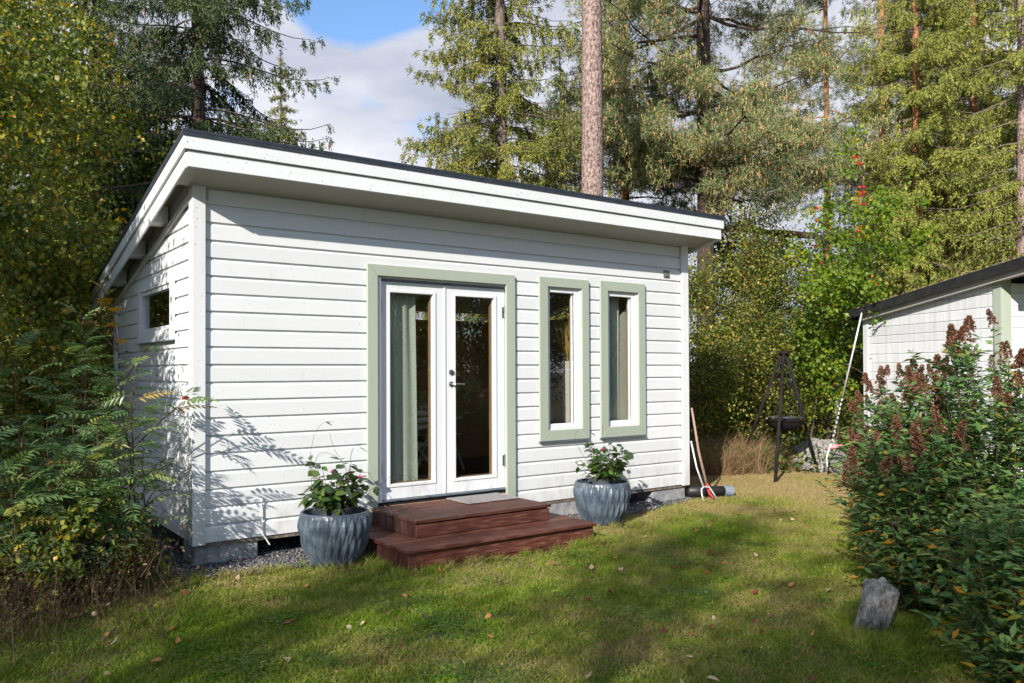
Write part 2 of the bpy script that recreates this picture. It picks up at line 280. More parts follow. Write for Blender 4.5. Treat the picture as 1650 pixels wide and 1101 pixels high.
# ------------------------------------------------------------------ object helpers
def props(o, label=None, cat=None, group=None, kind=None):
    if label: o['label'] = label
    if cat: o['category'] = cat
    if group: o['group'] = group
    if kind: o['kind'] = kind
    return o
def thing(name, loc, label, cat, group=None):
    o = bpy.data.objects.new(name, None); o.empty_display_size = .1; o.location = loc; COL.objects.link(o)
    return props(o, label, cat, group)
def link(name, me, parent=None, loc=(0, 0, 0), **k):
    o = bpy.data.objects.new(name, me); COL.objects.link(o); o.location = loc
    if parent is not None: o.parent = parent
    return props(o, **k)
def wloc(o):
    v = Vector((0, 0, 0))
    while o is not None:
        v += o.location; o = o.parent
    return v
class MB:
    def __init__(s): s.v = []; s.f = []
    def box(s, x0, x1, y0, y1, z0, z1, fn=None):
        i = len(s.v)
        for x in (x0, x1):
            for y in (y0, y1):
                for z in (z0, z1):
                    p = (x, y, z); s.v.append(tuple(fn(p)) if fn else p)
        s.f += [(i, i+1, i+3, i+2), (i+4, i+6, i+7, i+5), (i, i+4, i+5, i+1), (i+2, i+3, i+7, i+6), (i, i+2, i+6, i+4), (i+1, i+5, i+7, i+3)]
        return s
    def prism(s, prof, x0, x1, axis='x', fn=None):
        i = len(s.v); n = len(prof)
        for x in (x0, x1):
            for a, b in prof:
                p = (x, a, b) if axis == 'x' else ((a, x, b) if axis == 'y' else (a, b, x))
                s.v.append(tuple(fn(p)) if fn else p)
        s.f.append(tuple(range(i, i+n))[::-1]); s.f.append(tuple(range(i+n, i+2*n)))
        for k in range(n): s.f.append((i+k, i+(k+1) % n, i+n+(k+1) % n, i+n+k))
        return s
    def tube(s, pts, rad, n=8, cap=True):
        pts = [Vector(p) for p in pts]
        if not hasattr(rad, '__len__'): rad = [rad]*len(pts)
        i0 = len(s.v); up = Vector((0, 0, 1))
        t0 = (pts[1]-pts[0]).normalized()
        a = t0.cross(up)
        if a.length < .1: a = t0.cross(Vector((1, 0, 0)))
        a.normalize()
        for k, p in enumerate(pts):
            t = (pts[min(k+1, len(pts)-1)]-pts[max(k-1, 0)]).normalized()
            a = (a - t*a.dot(t)).normalized(); b = t.cross(a)
            for j in range(n):
                an = 2*math.pi*j/n; s.v.append(tuple(p+(a*math.cos(an)+b*math.sin(an))*rad[k]))
        for k in range(len(pts)-1):
            for j in range(n):
                q = i0+k*n; s.f.append((q+j, q+(j+1) % n, q+n+(j+1) % n, q+n+j))
        if cap:
            s.f.append(tuple(range(i0, i0+n))[::-1]); s.f.append(tuple(range(len(s.v)-n, len(s.v))))
        return s
    def lathe(s, prof, c=(0, 0, 0), n=32, rfn=None, close=True):
        i0 = len(s.v)
        for k, (r, z) in enumerate(prof):
            for j in range(n):
                an = 2*math.pi*j/n; rr = rfn(r, z, an) if rfn else r
                s.v.append((c[0]+rr*math.cos(an), c[1]+rr*math.sin(an), c[2]+z))
        for k in range(len(prof)-1):
            for j in range(n):
                q = i0+k*n; s.f.append((q+j, q+(j+1) % n, q+n+(j+1) % n, q+n+j))
        if close:
            s.f.append(tuple(range(i0, i0+n))[::-1]); s.f.append(tuple(range(len(s.v)-n, len(s.v))))
        return s
    def obj(s, name, mat, parent=None, bevel=0, smooth=False, **k):
        org = wloc(parent) if parent is not None else Vector((0, 0, 0))
        me = bpy.data.meshes.new(name)
        me.from_pydata([(a-org.x, b-org.y, c-org.z) for a, b, c in s.v], [], s.f)
        bm = bmesh.new(); bm.from_mesh(me)
        bmesh.ops.recalc_face_normals(bm, faces=bm.faces)
        if bevel: bmesh.ops.bevel(bm, geom=bm.edges[:], offset=bevel, segments=1, affect='EDGES', clamp_overlap=True)
        bm.to_mesh(me); bm.free()
        me.materials.append(mat)
        if smooth: me.polygons.foreach_set('use_smooth', [True]*len(me.polygons))
        return link(name, me, parent, **k)
def npmesh(name, V, F, mat, tint=None, smooth=False, FT=None, TT=None):
    """V (n,3); F quads (m,4); FT tris (k,3); per-face tint"""
    me = bpy.data.meshes.new(name)
    V = np.asarray(V, np.float32); me.vertices.add(len(V)); me.vertices.foreach_set('co', V.ravel())
    F = np.zeros((0, 4), np.int32) if F is None else np.asarray(F, np.int32)
    FT = np.zeros((0, 3), np.int32) if FT is None else np.asarray(FT, np.int32)
    nl = F.size+FT.size; me.loops.add(nl)
    me.loops.foreach_set('vertex_index', np.concatenate([F.ravel(), FT.ravel()]))
    np_ = len(F)+len(FT); me.polygons.add(np_)
    st = np.concatenate([np.arange(len(F))*4, F.size+np.arange(len(FT))*3]).astype(np.int32)
    me.polygons.foreach_set('loop_start', st)
    if tint is not None or TT is not None:
        a = me.attributes.new('tint', 'FLOAT', 'FACE')
        tt = np.concatenate([x for x in (tint, TT) if x is not None]).astype(np.float32)
        a.data.foreach_set('value', tt)
    me.update(calc_edges=True); me.materials.append(mat)
    if smooth: me.polygons.foreach_set('use_smooth', np.ones(np_, bool))
    return me
def unit(a): return a/np.maximum(np.linalg.norm(a, axis=-1, keepdims=True), 1e-9)
def leaves_mesh(name, P, D, Nn, Ln, Wd, mat, tint, fold=.18, wide=.45):
    """P base points, D long axis, Nn normal hint; folded four-corner leaves"""
    D = unit(D); S = unit(np.cross(D, Nn)); U = np.cross(S, D)
    Ln = np.broadcast_to(Ln, (len(P),))[:, None]; Wd = np.broadcast_to(Wd, (len(P),))[:, None]
    a = P; b = P+D*Ln*wide+S*Wd*.5+U*Wd*fold; c = P+D*Ln; d = P+D*Ln*wide-S*Wd*.5+U*Wd*fold
    V = np.stack([a, b, c, d], 1).reshape(-1, 3)
    i = np.arange(len(P))*4
    T = np.stack([np.stack([i, i+1, i+2], 1), np.stack([i, i+2, i+3], 1)], 1).reshape(-1, 3)
    return npmesh(name, V, None, mat, FT=T, TT=np.repeat(tint, 2))
def blades(P, D, Ln, Wd):
    """one triangle per blade; returns V,T"""
    D = unit(D); S = unit(np.cross(D, rng.normal(size=P.shape)))
    Ln = np.broadcast_to(Ln, (len(P),))[:, None]; Wd = np.broadcast_to(Wd, (len(P),))[:, None]
    V = np.stack([P+S*Wd*.5, P-S*Wd*.5, P+D*Ln], 1).reshape(-1, 3)
    return V, np.arange(len(P)*3).reshape(-1, 3)
def at(px, depth):
    """ground position seen at a bearing from the viewpoint"""
    f2 = np.array([-math.sin(YAW), math.cos(YAW)]); rr = np.array([math.cos(YAW), math.sin(YAW)])
    q = CAM[:2]+f2*depth+rr*depth*(px-825)/1326.29
    return float(q[0]), float(q[1])
def clone(src, loc, rz=0, sc=1.0, label=None, group=None):
    r = src.copy(); COL.objects.link(r); r.location = loc; r.rotation_euler = (0, 0, rz); r.scale = (sc, sc, sc)
    if label: r['label'] = label
    if group: r['group'] = group
    for ch in list(src.children):
        c = ch.copy(); COL.objects.link(c); c.parent = r
        for g in ch.children:
            d = g.copy(); COL.objects.link(d); d.parent = c
    return r

# ------------------------------------------------------------------ ground
gx = np.concatenate([np.linspace(-400, -22, 14), np.linspace(-20, 30, 101), np.linspace(33, 500, 14)])
gy = np.concatenate([np.linspace(-400, -22, 14), np.linspace(-20, 30, 101), np.linspace(33, 500, 14)])
X, Y = np.meshgrid(gx, gy)
Z = -.012+.012*np.sin(X*1.7+.4)*np.sin(Y*1.3)+.008*np.sin(X*4.1)*np.cos(Y*3.7)
far = np.clip((np.hypot(X-2, Y+1)-13)/60, 0, 1); Z = Z+far*.6*np.sin(X*.11)*np.cos(Y*.09)
V = np.stack([X, Y, Z], -1).reshape(-1, 3); nx, ny = len(gx), len(gy)
ii = (np.arange(ny-1)[:, None]*nx+np.arange(nx-1)).ravel()
me = npmesh('ground', V, np.stack([ii, ii+1, ii+nx+1, ii+nx], 1), M['ground'], smooth=True)
link('ground', me, kind='structure')
mb = MB()
gp = [(-1.3, 3.4), (-.95, .5), (-.45, -.15), (.1, -.42), (1.27, -.55), (1.35, .1), (3.1, .1), (3.3, -.35), (4.6, -.33), (5.6, -.12), (6.1, .1), (6.0, 3.5)]
mb.prism([(a, b) for a, b in gp], -.05, .022, 'z')
mb.obj('gravel_path', M['gravel_bed'], kind='structure')

# ------------------------------------------------------------------ garden house
HT = thing('garden_house', (2.9, 1.55, 0), 'white clapboard garden cabin with sage green trim and a sloping black edged roof', 'garden cabin')
P, ZB = .145, .20
SL = .22
def roofz(y, top=3.415): return top-SL*(y+.42)
def siding(x0, x1, n, name='siding_board', z0=ZB, pitch=P, parent=HT, mat=None, ztop=None):
    z = z0+n*pitch; zt = z+pitch
    prof = [(.020, z+.0), (0.0, z+.0), (0.0, zt-.034), (.010, zt-.0175), (.018, zt-.0160), (.017, zt-.0005), (.020, zt-.0005)]
    if ztop is not None: prof = [(a, min(b, ztop)) for a, b in prof]
    j = rng.normal()*.0004
    return MB().prism([(a+j, b) for a, b in prof], x0+.001, x1-.001, 'x').obj(name, mat or M['white'], parent)
wins = [(3.509, 4.198), (4.372, 5.068)]
for n in range(20):
    z = ZB+n*P; zt = z+P
    segs = [(.08, 5.70)]
    def cut(segs, a, b):
        o = []
        for s, e in segs:
            if b <= s or a >= e: o.append((s, e)); continue
            if a > s: o.append((s, a))
            if b < e: o.append((b, e))
        return o
    if z < 2.44: segs = cut(segs, 1.60, 3.10)
    if zt > .93 and z < 2.5:
        for a, b in wins: segs = cut(segs, a+.07, b-.07)
    for s, e in segs:
        siding(s, e, n, ztop=3.085 if n == 19 else None)
# left side wall: boards running back
def side_fn(p): return (p[1], p[0], p[2])
for n in range(20):
    z = ZB+n*P; zt = z+P
    segs = [(.08, 3.08)]
    if n in (12, 13, 14): segs = [(.08, .66), (1.90, 3.08)]
    for s, e in segs:
        yb = min(e, ((3.415-.26)-z)/SL-.42)     # the board ends where the roof slope passes
        yt = min(e, ((3.415-.26)-(zt))/SL-.42)
        if yb-s < .12: continue
        prof = [(.020, z), (0, z), (0, zt-.034), (.010, zt-.0175), (.018, zt-.0160), (.017, zt-.0005), (.020, zt-.0005)]
        b = MB(); i = 0
        b.prism(prof, s+.001, max(s+.01, yb-.001), 'x', fn=lambda p: (p[1], p[0] if p[0] < s+.005 else min(yb, max(s+.01, yb-(yb-yt)*(p[2]-z)/(zt-z))), p[2]))
        b.obj('siding_board', M['white'], HT)
# corner posts
for (x0, x1, y0, y1) in ((-.024, .080, -.030, .0), (-.024, -.0005, .0005, .085), (5.695, 5.806, -.030, .0), (5.782, 5.806, .0005, .085), (-.024, -.0005, 3.05, 3.17)):
    MB().box(x0, x1, y0, y1, ZB-.012, roofz(y1)-.30 if y1 > 1 else 3.092 if y1 < .04 else 3.07).obj('corner_board', M['white_trim'], HT, bevel=.003)
# inner walls (front wall has openings), other walls, floor, lining
b = MB()
for x0, x1, z0, z1 in ((.0, 1.618, ZB, 3.07), (3.132, 3.60, ZB, 3.07), (4.11, 4.47, ZB, 3.07), (4.975, 5.78, ZB, 3.07), (1.618, 3.132, 2.475, 3.07), (1.618, 3.132, ZB, .335), (3.60, 4.11, ZB, .93), (3.60, 4.11, 2.49, 3.07), (4.47, 4.975, ZB, .93), (4.47, 4.975, 2.49, 3.07)):
    b.box(x0, x1, .0215, .12, z0, z1)
b.obj('front_wall', M['room_wood'], HT)
b = MB()
for y0, y1, z0, z1, z2 in ((.1205, .70, ZB, 3.07, 2.9), (.70, 1.86, ZB, 1.93, 1.93), (.70, 1.86, 2.40, 2.75, 2.55), (1.86, 3.15, ZB, 2.6, 2.30)):
    b.box(.0215, .11, y0, y1, z0, min(z1, z2))
b.obj('side_wall', M['room_wood'], HT)
MB().box(5.68, 5.78, .1205, 3.15, ZB, 2.32).box(5.68, 5.78, .1205, 1.6, 2.321, 2.68).obj('side_wall', M['white'], HT)
MB().box(.0, 5.78, 3.151, 3.25, ZB, 2.30).obj('back_wall', M['room_wood'], HT)
MB().box(.11, 5.68, .121, 3.15, .21, .33).obj('floor_deck', M['room_floor'], HT)
# roof: deck, felt, soffit, fascias
def sl(p): return (p[0], p[1], p[2]-SL*(p[1]+.42))
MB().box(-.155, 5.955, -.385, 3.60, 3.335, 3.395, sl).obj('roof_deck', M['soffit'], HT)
MB().box(-.20, 6.0, -.432, 3.63, 3.3955, 3.417, sl).obj('roof_felt', M['roof_felt'], HT)
MB().box(-.20, 6.0, -.432, -.4255, 3.368, 3.3950).obj('roof_edge_strip', M['roof_felt'], HT)
MB().box(-.2005, -.193, -.4250, 3.62, 3.370, 3.395, sl).obj('roof_edge_strip', M['roof_felt'], HT)
# front fascias, split into two lengths with a joint
for x0, x1 in ((-.187, 2.548), (2.552, 5.987)):
    MB().box(x0, x1, -.425, -.400, 3.268, 3.3945).obj('fascia_board', M['white_fascia'], HT, bevel=.002)
for x0, x1 in ((-.160, 5.965),):
    MB().box(x0, x1, -.405, -.386, 3.140, 3.258).obj('fascia_board', M['white_fascia'], HT, bevel=.002)
MB().box(-.165, 5.97, -.3995, -.386, 3.2585, 3.39).obj('fascia_backing', M['soffit'], HT)
for s, x0, x1, xb0, xb1 in ((0, -.192, -.170, -.166, -.1555), (1, 5.97, 5.992, 5.956, 5.966)):
    MB().box(x0, x1, -.4245, 3.60, 3.268, 3.3945, sl).obj('rake_board', M['white_fascia'], HT, bevel=.002)
    if s == 0:
        MB().box(-.172, -.156, -.3855, 3.60, 3.140, 3.258, sl).obj('rake_board', M['white_fascia'], HT, bevel=.002)
    else:
        MB().box(5.956, 5.972, -.3855, 3.60, 3.140, 3.258, sl).obj('rake_board', M['white_fascia'], HT, bevel=.002)
# boxed soffit at the front
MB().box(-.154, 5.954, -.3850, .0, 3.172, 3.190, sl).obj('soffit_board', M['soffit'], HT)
MB().box(-.1535, -.024, -.020, .06, 3.21, 3.33, sl).obj('lookout_block', M['soffit'], HT)
for yy in (.85, 1.72, 2.6):
    MB().box(-.1535, -.001, yy, yy+.09, 3.185, 3.3345, sl).obj('lookout_block', M['white_trim'], HT)
    MB().box(5.806, 5.9535, yy, yy+.09, 3.185, 3.3345, sl).obj('lookout_block', M['white_trim'], HT)
MB().box(-.0215, -.0005, .085, 3.05, 3.10, 3.150, sl).obj('frieze_board', M['white_trim'], HT)
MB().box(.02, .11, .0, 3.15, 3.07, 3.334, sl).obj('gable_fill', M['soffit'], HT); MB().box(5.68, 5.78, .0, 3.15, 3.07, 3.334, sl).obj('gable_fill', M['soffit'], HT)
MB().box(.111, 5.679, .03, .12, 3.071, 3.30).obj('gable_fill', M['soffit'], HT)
# foundation blocks
for x0, x1, y0, y1, z1 in ((.005, .53, .03, .35, .19), (3.22, 4.42, .02, .35, .186), (5.22, 5.79, .03, .4, .186), (.01, .3, 2.8, 3.1, .19)):
    b = MB().box(x0, x1, y0, y1, -.05, z1).obj('foundation_block', M['concrete'], HT, bevel=.012)
MB().box(.04, 5.76, .012, 3.12, .165, .198).obj('sill_beam', M['bark_spruce'], HT)
MB().box(.6, 5.7, 1.2, 1.4, -.05, .164).obj('foundation_block', M['concrete'], HT)

# french doors
def mitre_frame(ox0, ox1, oz0, oz1, ix0, ix1, iz0, iz1, y0, y1, mat, name, parent, bottom=True, bevel=.003):
    g = .0008
    def board(a, b, c, d):
        mb = MB(); i = 0
        for y in (y0, y1):
            for (x, z) in (a, b, c, d): mb.v.append((x, y, z))
        mb.f = [(0, 1, 2, 3), (7, 6, 5, 4), (0, 4, 5, 1), (1, 5, 6, 2), (2, 6, 7, 3), (3, 7, 4, 0)]
        return mb.obj(name, mat, parent, bevel=bevel)
    if bottom:
        board((ox0, oz0+g), (ix0, iz0+g), (ix0, iz1-g), (ox0, oz1-g)); board((ox1, oz0+g), (ox1, oz1-g), (ix1, iz1-g), (ix1, iz0+g))
        board((ox0+g, oz0), (ox1-g, oz0), (ix1-g, iz0), (ix0+g, iz0))
    else:
        board((ox0, oz0), (ix0, oz0), (ix0, iz1-g), (ox0, oz1-g)); board((ox1, oz0), (ox1, oz1-g), (ix1, iz1-g), (ix1, oz0))
    board((ox0+g, oz1), (ix0+g, iz1), (ix1-g, iz1), (ox1-g, oz1))
def ring(x0, x1, z0, z1, wl, wr, wb, wt, y0, y1):
    b = MB()
    b.box(x0, x0+wl, y0, y1, z0, z1); b.box(x1-wr, x1, y0, y1, z0, z1)
    b.box(x0+wl, x1-wr, y0, y1, z0, z0+wb); b.box(x0+wl, x1-wr, y0, y1, z1-wt, z1); return b
DT = MB().box(1.62, 1.662, -.004, .10, .372, 2.472).box(3.108, 3.130, -.004, .10, .372, 2.472).box(1.662, 3.108, .012, .10, 2.446, 2.472).obj('door_frame', M['sash'], HT)
mitre_frame(1.515, 3.185, .235, 2.567, 1.619, 3.074, .335, 2.464, -.030, -.0005, M['green_trim'], 'door_trim', HT, bottom=False)
MB().box(1.619, 3.11, .02, .13, .335, .371).obj('door_threshold', M['black_fascia'], HT)
MB().box(1.665, 3.105, .0, .045, .3715, .384).obj('sill_strip', M['blue_metal'], HT)
for k, (x0, x1, gx0, gx1) in enumerate(((1.680, 2.3745, 1.785, 2.243), (2.3785, 3.098, 2.507, 2.963))):
    d = ring(x0, x1, .386, 2.426, gx0-x0, x1-gx1, .140, .102, .045, .088).obj('door', M['sash'], HT, bevel=.002, label='white glazed door leaf with %s' % ('a pale curtain behind it' if k == 0 else 'a lever handle and lock'))
    ring(gx0-.034, gx1+.034, .495, 2.352, .030, .030, .030, .030, .036, .0445).obj('glazing_bead', M['sash'], d, bevel=.006)
    ring(gx0-.003, gx1+.003, .523, 2.327, .012, .012, .012, .012, .089, .118).obj('inner_frame', M['pane_wood'], d)
    MB().box(gx0-.002, gx1+.002, .062, .066, .524, 2.326).obj('pane', M['glass'], d)
    MB().prism([(.044, 2.430), (.012, 2.436), (.010, 2.444), (.046, 2.458)], x0+.004, x1-.004, 'x').obj('drip_strip', M['blue_metal'], HT)
    hx = x0-.006 if k == 0 else x1-.012
    for hz in (2.12, .60):
        MB().tube([(hx, .020, hz), (hx, .020, hz+.13)], .010, 10).box(hx-.02, hx+.02, .036, .0435, hz+.012, hz+.118).obj('hinge', M['metal'], HT)
b = MB().box(2.366, 2.387, .036, .0445, .388, 2.424); b.obj('astragal', M['sash'], HT, bevel=.002)
lk = MB().tube([(2.449, .044, 1.571), (2.449, .028, 1.571)], .026, 20).tube([(2.449, .0275, 1.571), (2.449, .018, 1.571)], .015, 16).obj('lock', M['metal'], HT, smooth=False)
MB().tube([(2.449, .044, 1.455), (2.449, .032, 1.455)], .026, 20).tube([(2.449, .034, 1.455), (2.449, -.008, 1.455), (2.462, -.018, 1.455), (2.57, -.020, 1.450)], .0105, 10).obj('handle', M['metal'], HT)

# narrow front windows
for k, (ox0, ox1, oz0, oz1, ix0, ix1, iz0, iz1, gx0, gx1, gz0, gz1) in enumerate((
        (3.505, 4.196, .836, 2.577, 3.618, 4.096, .948, 2.478, 3.668, 3.995, 1.010, 2.425),
        (4.368, 5.067, .832, 2.586, 4.481, 4.960, .947, 2.478, 4.528, 4.862, 1.010, 2.432))):
    wd = ring(ix0-.012, ix1+.012, iz0-.012, iz1+.012, .020, .034, .024, .022, -.004, .10).obj('window', M['sash'], HT, label='narrow tall window %s' % ('nearer the door' if k == 0 else 'nearer the corner'))
    mitre_frame(ox0, ox1, oz0, oz1, ix0, ix1, iz0, iz1, -.030, -.0045, M['green_trim'], 'trim_board', wd)
    ring(ix0+.009, ix1-.023, iz0+.013, iz1-.011, .042, .055, .050, .044, .006, .030).obj('sash', M['sash'], wd, bevel=.003)
    ring(gx0-.008, gx1+.012, gz0-.008, gz1+.008, .010, .012, .010, .010, .0305, .060).obj('sash', M['sash'], wd, bevel=.001)
    ring(gx0-.012, gx1+.03, gz0-.010, gz1+.010, .012, .02, .012, .012, .0605, .085).obj('inner_frame', M['pane_wood'], wd)
    MB().box(gx0-.002, gx1+.004, .040, .044, gz0-.002, gz1+.002).obj('pane', M['glass'], wd)
    for hz in (1.12, 1.66, 2.2):
        MB().tube([(ix0+.004, -.006, hz), (ix0+.004, -.006, hz+.07)], .006, 8).obj('hinge', M['metal'], wd)
    MB().prism([(-.020, oz0-.004), (-.038, oz0-.010), (-.038, oz0-.014), (-.0005, oz0-.012)], ox0-.005, ox1+.005, 'x').obj('drip_ledge', M['blue_metal'], wd)
# side window, high and wide
def swp(p): return (p[1], p[0], p[2])
wd = MB()
for (y0, y1, z0, z1) in ((.60, .705, 1.865, 2.465), (1.868, 1.97, 1.865, 2.465), (.7055, 1.8675, 1.865, 1.965), (.7055, 1.8675, 2.365, 2.465)):
    wd.box(-.024, -.0005, y0, y1, z0, z1)
wd = wd.obj('window', M['white_trim'], HT, bevel=.003, label='wide low window high in the side wall')
b = MB()
for (y0, y1, z0, z1) in ((.706, .745, 1.966, 2.364), (1.828, 1.867, 1.966, 2.364), (.7455, 1.8275, 1.966, 2.000), (.7455, 1.8275, 2.325, 2.364)):
    b.box(-.010, .06, y0, y1, z0, z1)
b.obj('sash', M['sash'], wd, bevel=.003)
MB().box(.02, .025, .744, 1.829, 1.998, 2.327).obj('pane', M['glass'], wd)
MB().prism([(-.0245, 1.863), (-.045, 1.858), (-.045, 1.852), (-.0005, 1.860)], .59, 1.98, 'y').obj('drip_ledge', M['blue_metal'], wd)
# small fittings
MB().box(5.40, 5.492, -.012, -.0005, 2.69, 2.775).box(5.412, 5.48, -.022, -.0125, 2.70, 2.735).obj('wall_vent', M['vent'], HT, bevel=.002)
t = MB().box(-.058, -.0005, .12, .20, 1.385, 1.465).box(-.07, -.0585, .13, .19, 1.395, 1.45).obj('outlet_box', M['box'], HT, bevel=.004)
MB().box(-.05, -.001, .14, .18, 1.36, 1.384).obj('outlet_flap', M['red'], t)
b = MB().tube([(.548, -.014, .52), (.550, -.014, .235), (.562, -.02, .20), (.60, -.05, .13)], .006, 8).obj('drain_rod', M['white_metal'], HT)

# ------------------------------------------------------------------ inside the cabin
def curtain(x0, x1, y, z0, z1, waves, mat, label, amp=.022, gather=0, name='curtain'):
    n = 64; V = []; F = []
    for k, z in enumerate(np.linspace(z0, z1, 12)):
        tt = (z-z0)/(z1-z0)
        for j in range(n+1):
            s = j/n; x = x0+(x1-x0)*s; x += gather*(1-tt)*(s-.2)
            V.append((x, y+amp*(.6+.4*math.sin(3*tt+s*5))*math.sin(s*waves*2*math.pi+.6*tt), z))
    V = np.array(V); i = (np.arange(11)[:, None]*(n+1)+np.arange(n)).ravel()
    me = npmesh(name, V, np.stack([i, i+1, i+n+2, i+n+1], 1), mat, smooth=True)
    o = link(name, me, None, label=label, cat='curtain'); sm = o.modifiers.new('thickness', 'SOLIDIFY'); sm.thickness = .003
    return o
curtain(1.80, 2.10, .155, .345, 2.44, 2.6, M['curtain'], 'pale green curtain hanging behind the left door glass', gather=.05)
curtain(4.66, 4.80, .15, .75, 2.5, 1.5, M['curtain'], 'pale green curtain at the left edge of the narrow window nearest the corner', amp=.02)
b = MB().prism([(4.82, .9), (4.98, .9), (4.98, 2.36), (4.90, 2.26), (4.82, 2.20)], .165, .177, 'y').obj('blind_panel', M['beige_cloth'], label='beige fabric panel standing behind the narrow window nearest the corner', cat='blind')
fl = thing('floor_lamp', (3.9, 1.6, .33), 'arched metal floor lamp with a pale shade inside the cabin', 'lamp')
pts = [(4.62, .35, .35), (4.60, .35, 1.8), (4.42, .36, 2.20), (4.20, .40, 2.27), (3.95, .5, 2.16), (3.80, .9, 2.10)]
MB().tube(pts, .010, 8).obj('stem', M['metal'], fl); MB().lathe([(.14, 0), (.14, .02), (.012, .03)], (4.62, .35, .331), 24).obj('base', M['metal'], fl)
MB().lathe([(.16, 0), (.155, .005), (.11, .07), (.03, .11)], (3.80, .95, 1.98), 24, close=False).obj('lamp_shade', M['ivory'], fl, smooth=True)
vs = thing('vase', (4.22, .55, .33), 'tall ivory vase of yellow straw leaves inside the window nearer the door', 'vase')
MB().box(4.02, 4.30, .13, .36, .331, .70).obj('stand', M['pane_wood'], vs)
MB().prism([(-.06, -.06), (.06, -.06), (.06, .06), (-.06, .06)], 0, 1, 'z', fn=lambda p: (4.15+p[0]*(1+.25*p[2]), .225+p[1]*(1+.25*p[2]), .701+p[2]*.99)).obj('body', M['ivory'], vs)
Pb = np.tile([4.15, .225, 1.68], (46, 1))+rng.normal(size=(46, 3))*[.03, .03, .0]; Db = np.stack([rng.normal(size=46)*.16-.08, rng.normal(size=46)*.14+.05, np.ones(46)], 1)
me = leaves_mesh('straw_leaves', Pb-wloc(vs), Db, rng.normal(size=(46, 3)), rng.uniform(.25, .6, 46), .022, M['straw'], rng.random(46)); link('straw_leaves', me, vs, kind='stuff')
def chair(loc, rz, label):
    c = thing('folding_chair', (0, 0, 0), label, 'chair', 'folding chairs inside the cabin')
    for s in (-.22, .22):
        MB().tube([(s, .22, 0), (s, .02, .45), (s, -.16, .86)], .014, 6).obj('leg', M['ivory'], c)
        MB().tube([(s*.9, -.24, 0), (s*.9, .16, .46)], .014, 6).obj('leg', M['ivory'], c)
    for i in range(5): MB().box(-.20, .20, -.18+i*.08, -.12+i*.08, .445, .460).obj('seat_slat', M['ivory'], c)
    for z, y in ((.62, -.065), (.70, -.10), (.78, -.135)): MB().box(-.22, .22, y, y+.012, z, z+.045).obj('back_slat', M['ivory'], c)
    c.location = loc; c.rotation_euler = (0, 0, rz); return c
chair((2.62, 1.05, .33), R(25), 'white folding chair inside behind the right door glass')
chair((3.55, 2.1, .33), R(200), 'white folding chair beyond the other one inside the cabin')
tb = thing('round_table', (3.1, 1.55, .33), 'small round white table between the folding chairs inside', 'table')
MB().lathe([(.38, 0), (.38, .02)], (3.1, 1.55, 1.03), 32).obj('table_top', M['ivory'], tb)
MB().tube([(3.1, 1.55, .345), (3.1, 1.55, 1.029)], .025, 10).obj('pedestal', M['ivory'], tb); MB().lathe([(.2, 0), (.18, .014)], (3.1, 1.55, .331), 24).obj('base', M['ivory'], tb)
sofa = thing('sofa', (4.0, 2.6, .33), 'dark green sofa along the back wall of the cabin', 'sofa')
MB().box(1.4, 3.5, 2.35, 2.95, .34, .74).obj('seat', surf('dark_green_cloth', [(.3, (.02, .035, .02)), (.7, (.04, .06, .035))], 20, .9, .2), sofa, bevel=.05)
MB().box(1.4, 3.5, 2.955, 3.13, .34, 1.1).obj('backrest', bpy.data.materials['dark_green_cloth'], sofa, bevel=.05)
MB().box(1.75, 2.0, 3.08, 3.13, 1.45, 2.05).obj('picture', M['black_fascia'], label='small dark framed picture on the back wall of the cabin', cat='picture')

# ------------------------------------------------------------------ steps
ST = thing('entrance_steps', (2.25, -.55, 0), 'two dark red wooden steps in front of the glazed doors', 'steps')
def tread(x0, x1, y0, y1, z0, z1):
    return MB().box(x0, x1, y0, y1, z0, z1, lambda p: (p[0]+0, p[1], p[2])).obj('tread_plank', M['oxblood'], ST, bevel=.003)
wz = 1.165/8
for i in range(8):
    y1 = -.045-i*wz; y0 = y1-wz+.006
    j = rng.normal()*.002
    if i < 5:   # planks that pass under the upper step still show at both ends
        tread(1.268+rng.normal()*.004, 3.235, max(y0, -1.19), y1, .162+j, .190+j)
    else: tread(1.268+rng.normal()*.004, 3.235, y0, y1, .162+j, .190+j)
for i in range(6):
    wu = .825/6; y1 = -.036-i*wu; y0 = y1-wu+.006; j = rng.normal()*.0015
    tread(1.545+rng.normal()*.003, 2.985, y0, y1, .313+j, .340+j)
MB().box(1.556, 2.972, -.845, -.823, .196, .300).obj('riser_board', M['oxblood'], ST, bevel=.003)
MB().box(1.30, 3.222, -1.172, -1.150, .036, .152).obj('riser_board', M['oxblood'], ST, bevel=.003)
MB().box(1.30, 3.222, -1.170, -1.148, -.06, .030).obj('riser_board', M['oxblood'], ST, bevel=.003)
for i in range(6):
    y1 = -.04-i*.131
    MB().box(1.556, 1.576, y1-.122, y1, .193, .309).obj('side_board', M['oxblood_side'], ST, bevel=.002)
    MB().box(2.952, 2.972, y1-.122, y1, .193, .309).obj('side_board', M['oxblood_side'], ST, bevel=.002)
for i in range(8):
    y1 = -.05-i*.137
    MB().box(1.30, 1.32, y1-.118, y1, -.05, .158).obj('side_board', M['oxblood_side'], ST, bevel=.002)
    MB().box(3.202, 3.222, y1-.118, y1, -.05, .158).obj('side_board', M['oxblood_side'], ST, bevel=.002)
for x in (1.34, 2.2, 3.14): MB().box(x, x+.045, -1.14, -.05, .0, .158).obj('bearer', M['oxblood_side'], ST)
for x in (1.60, 2.25, 2.90): MB().box(x, x+.045, -.81, -.05, .195, .308).obj('bearer', M['oxblood_side'], ST)
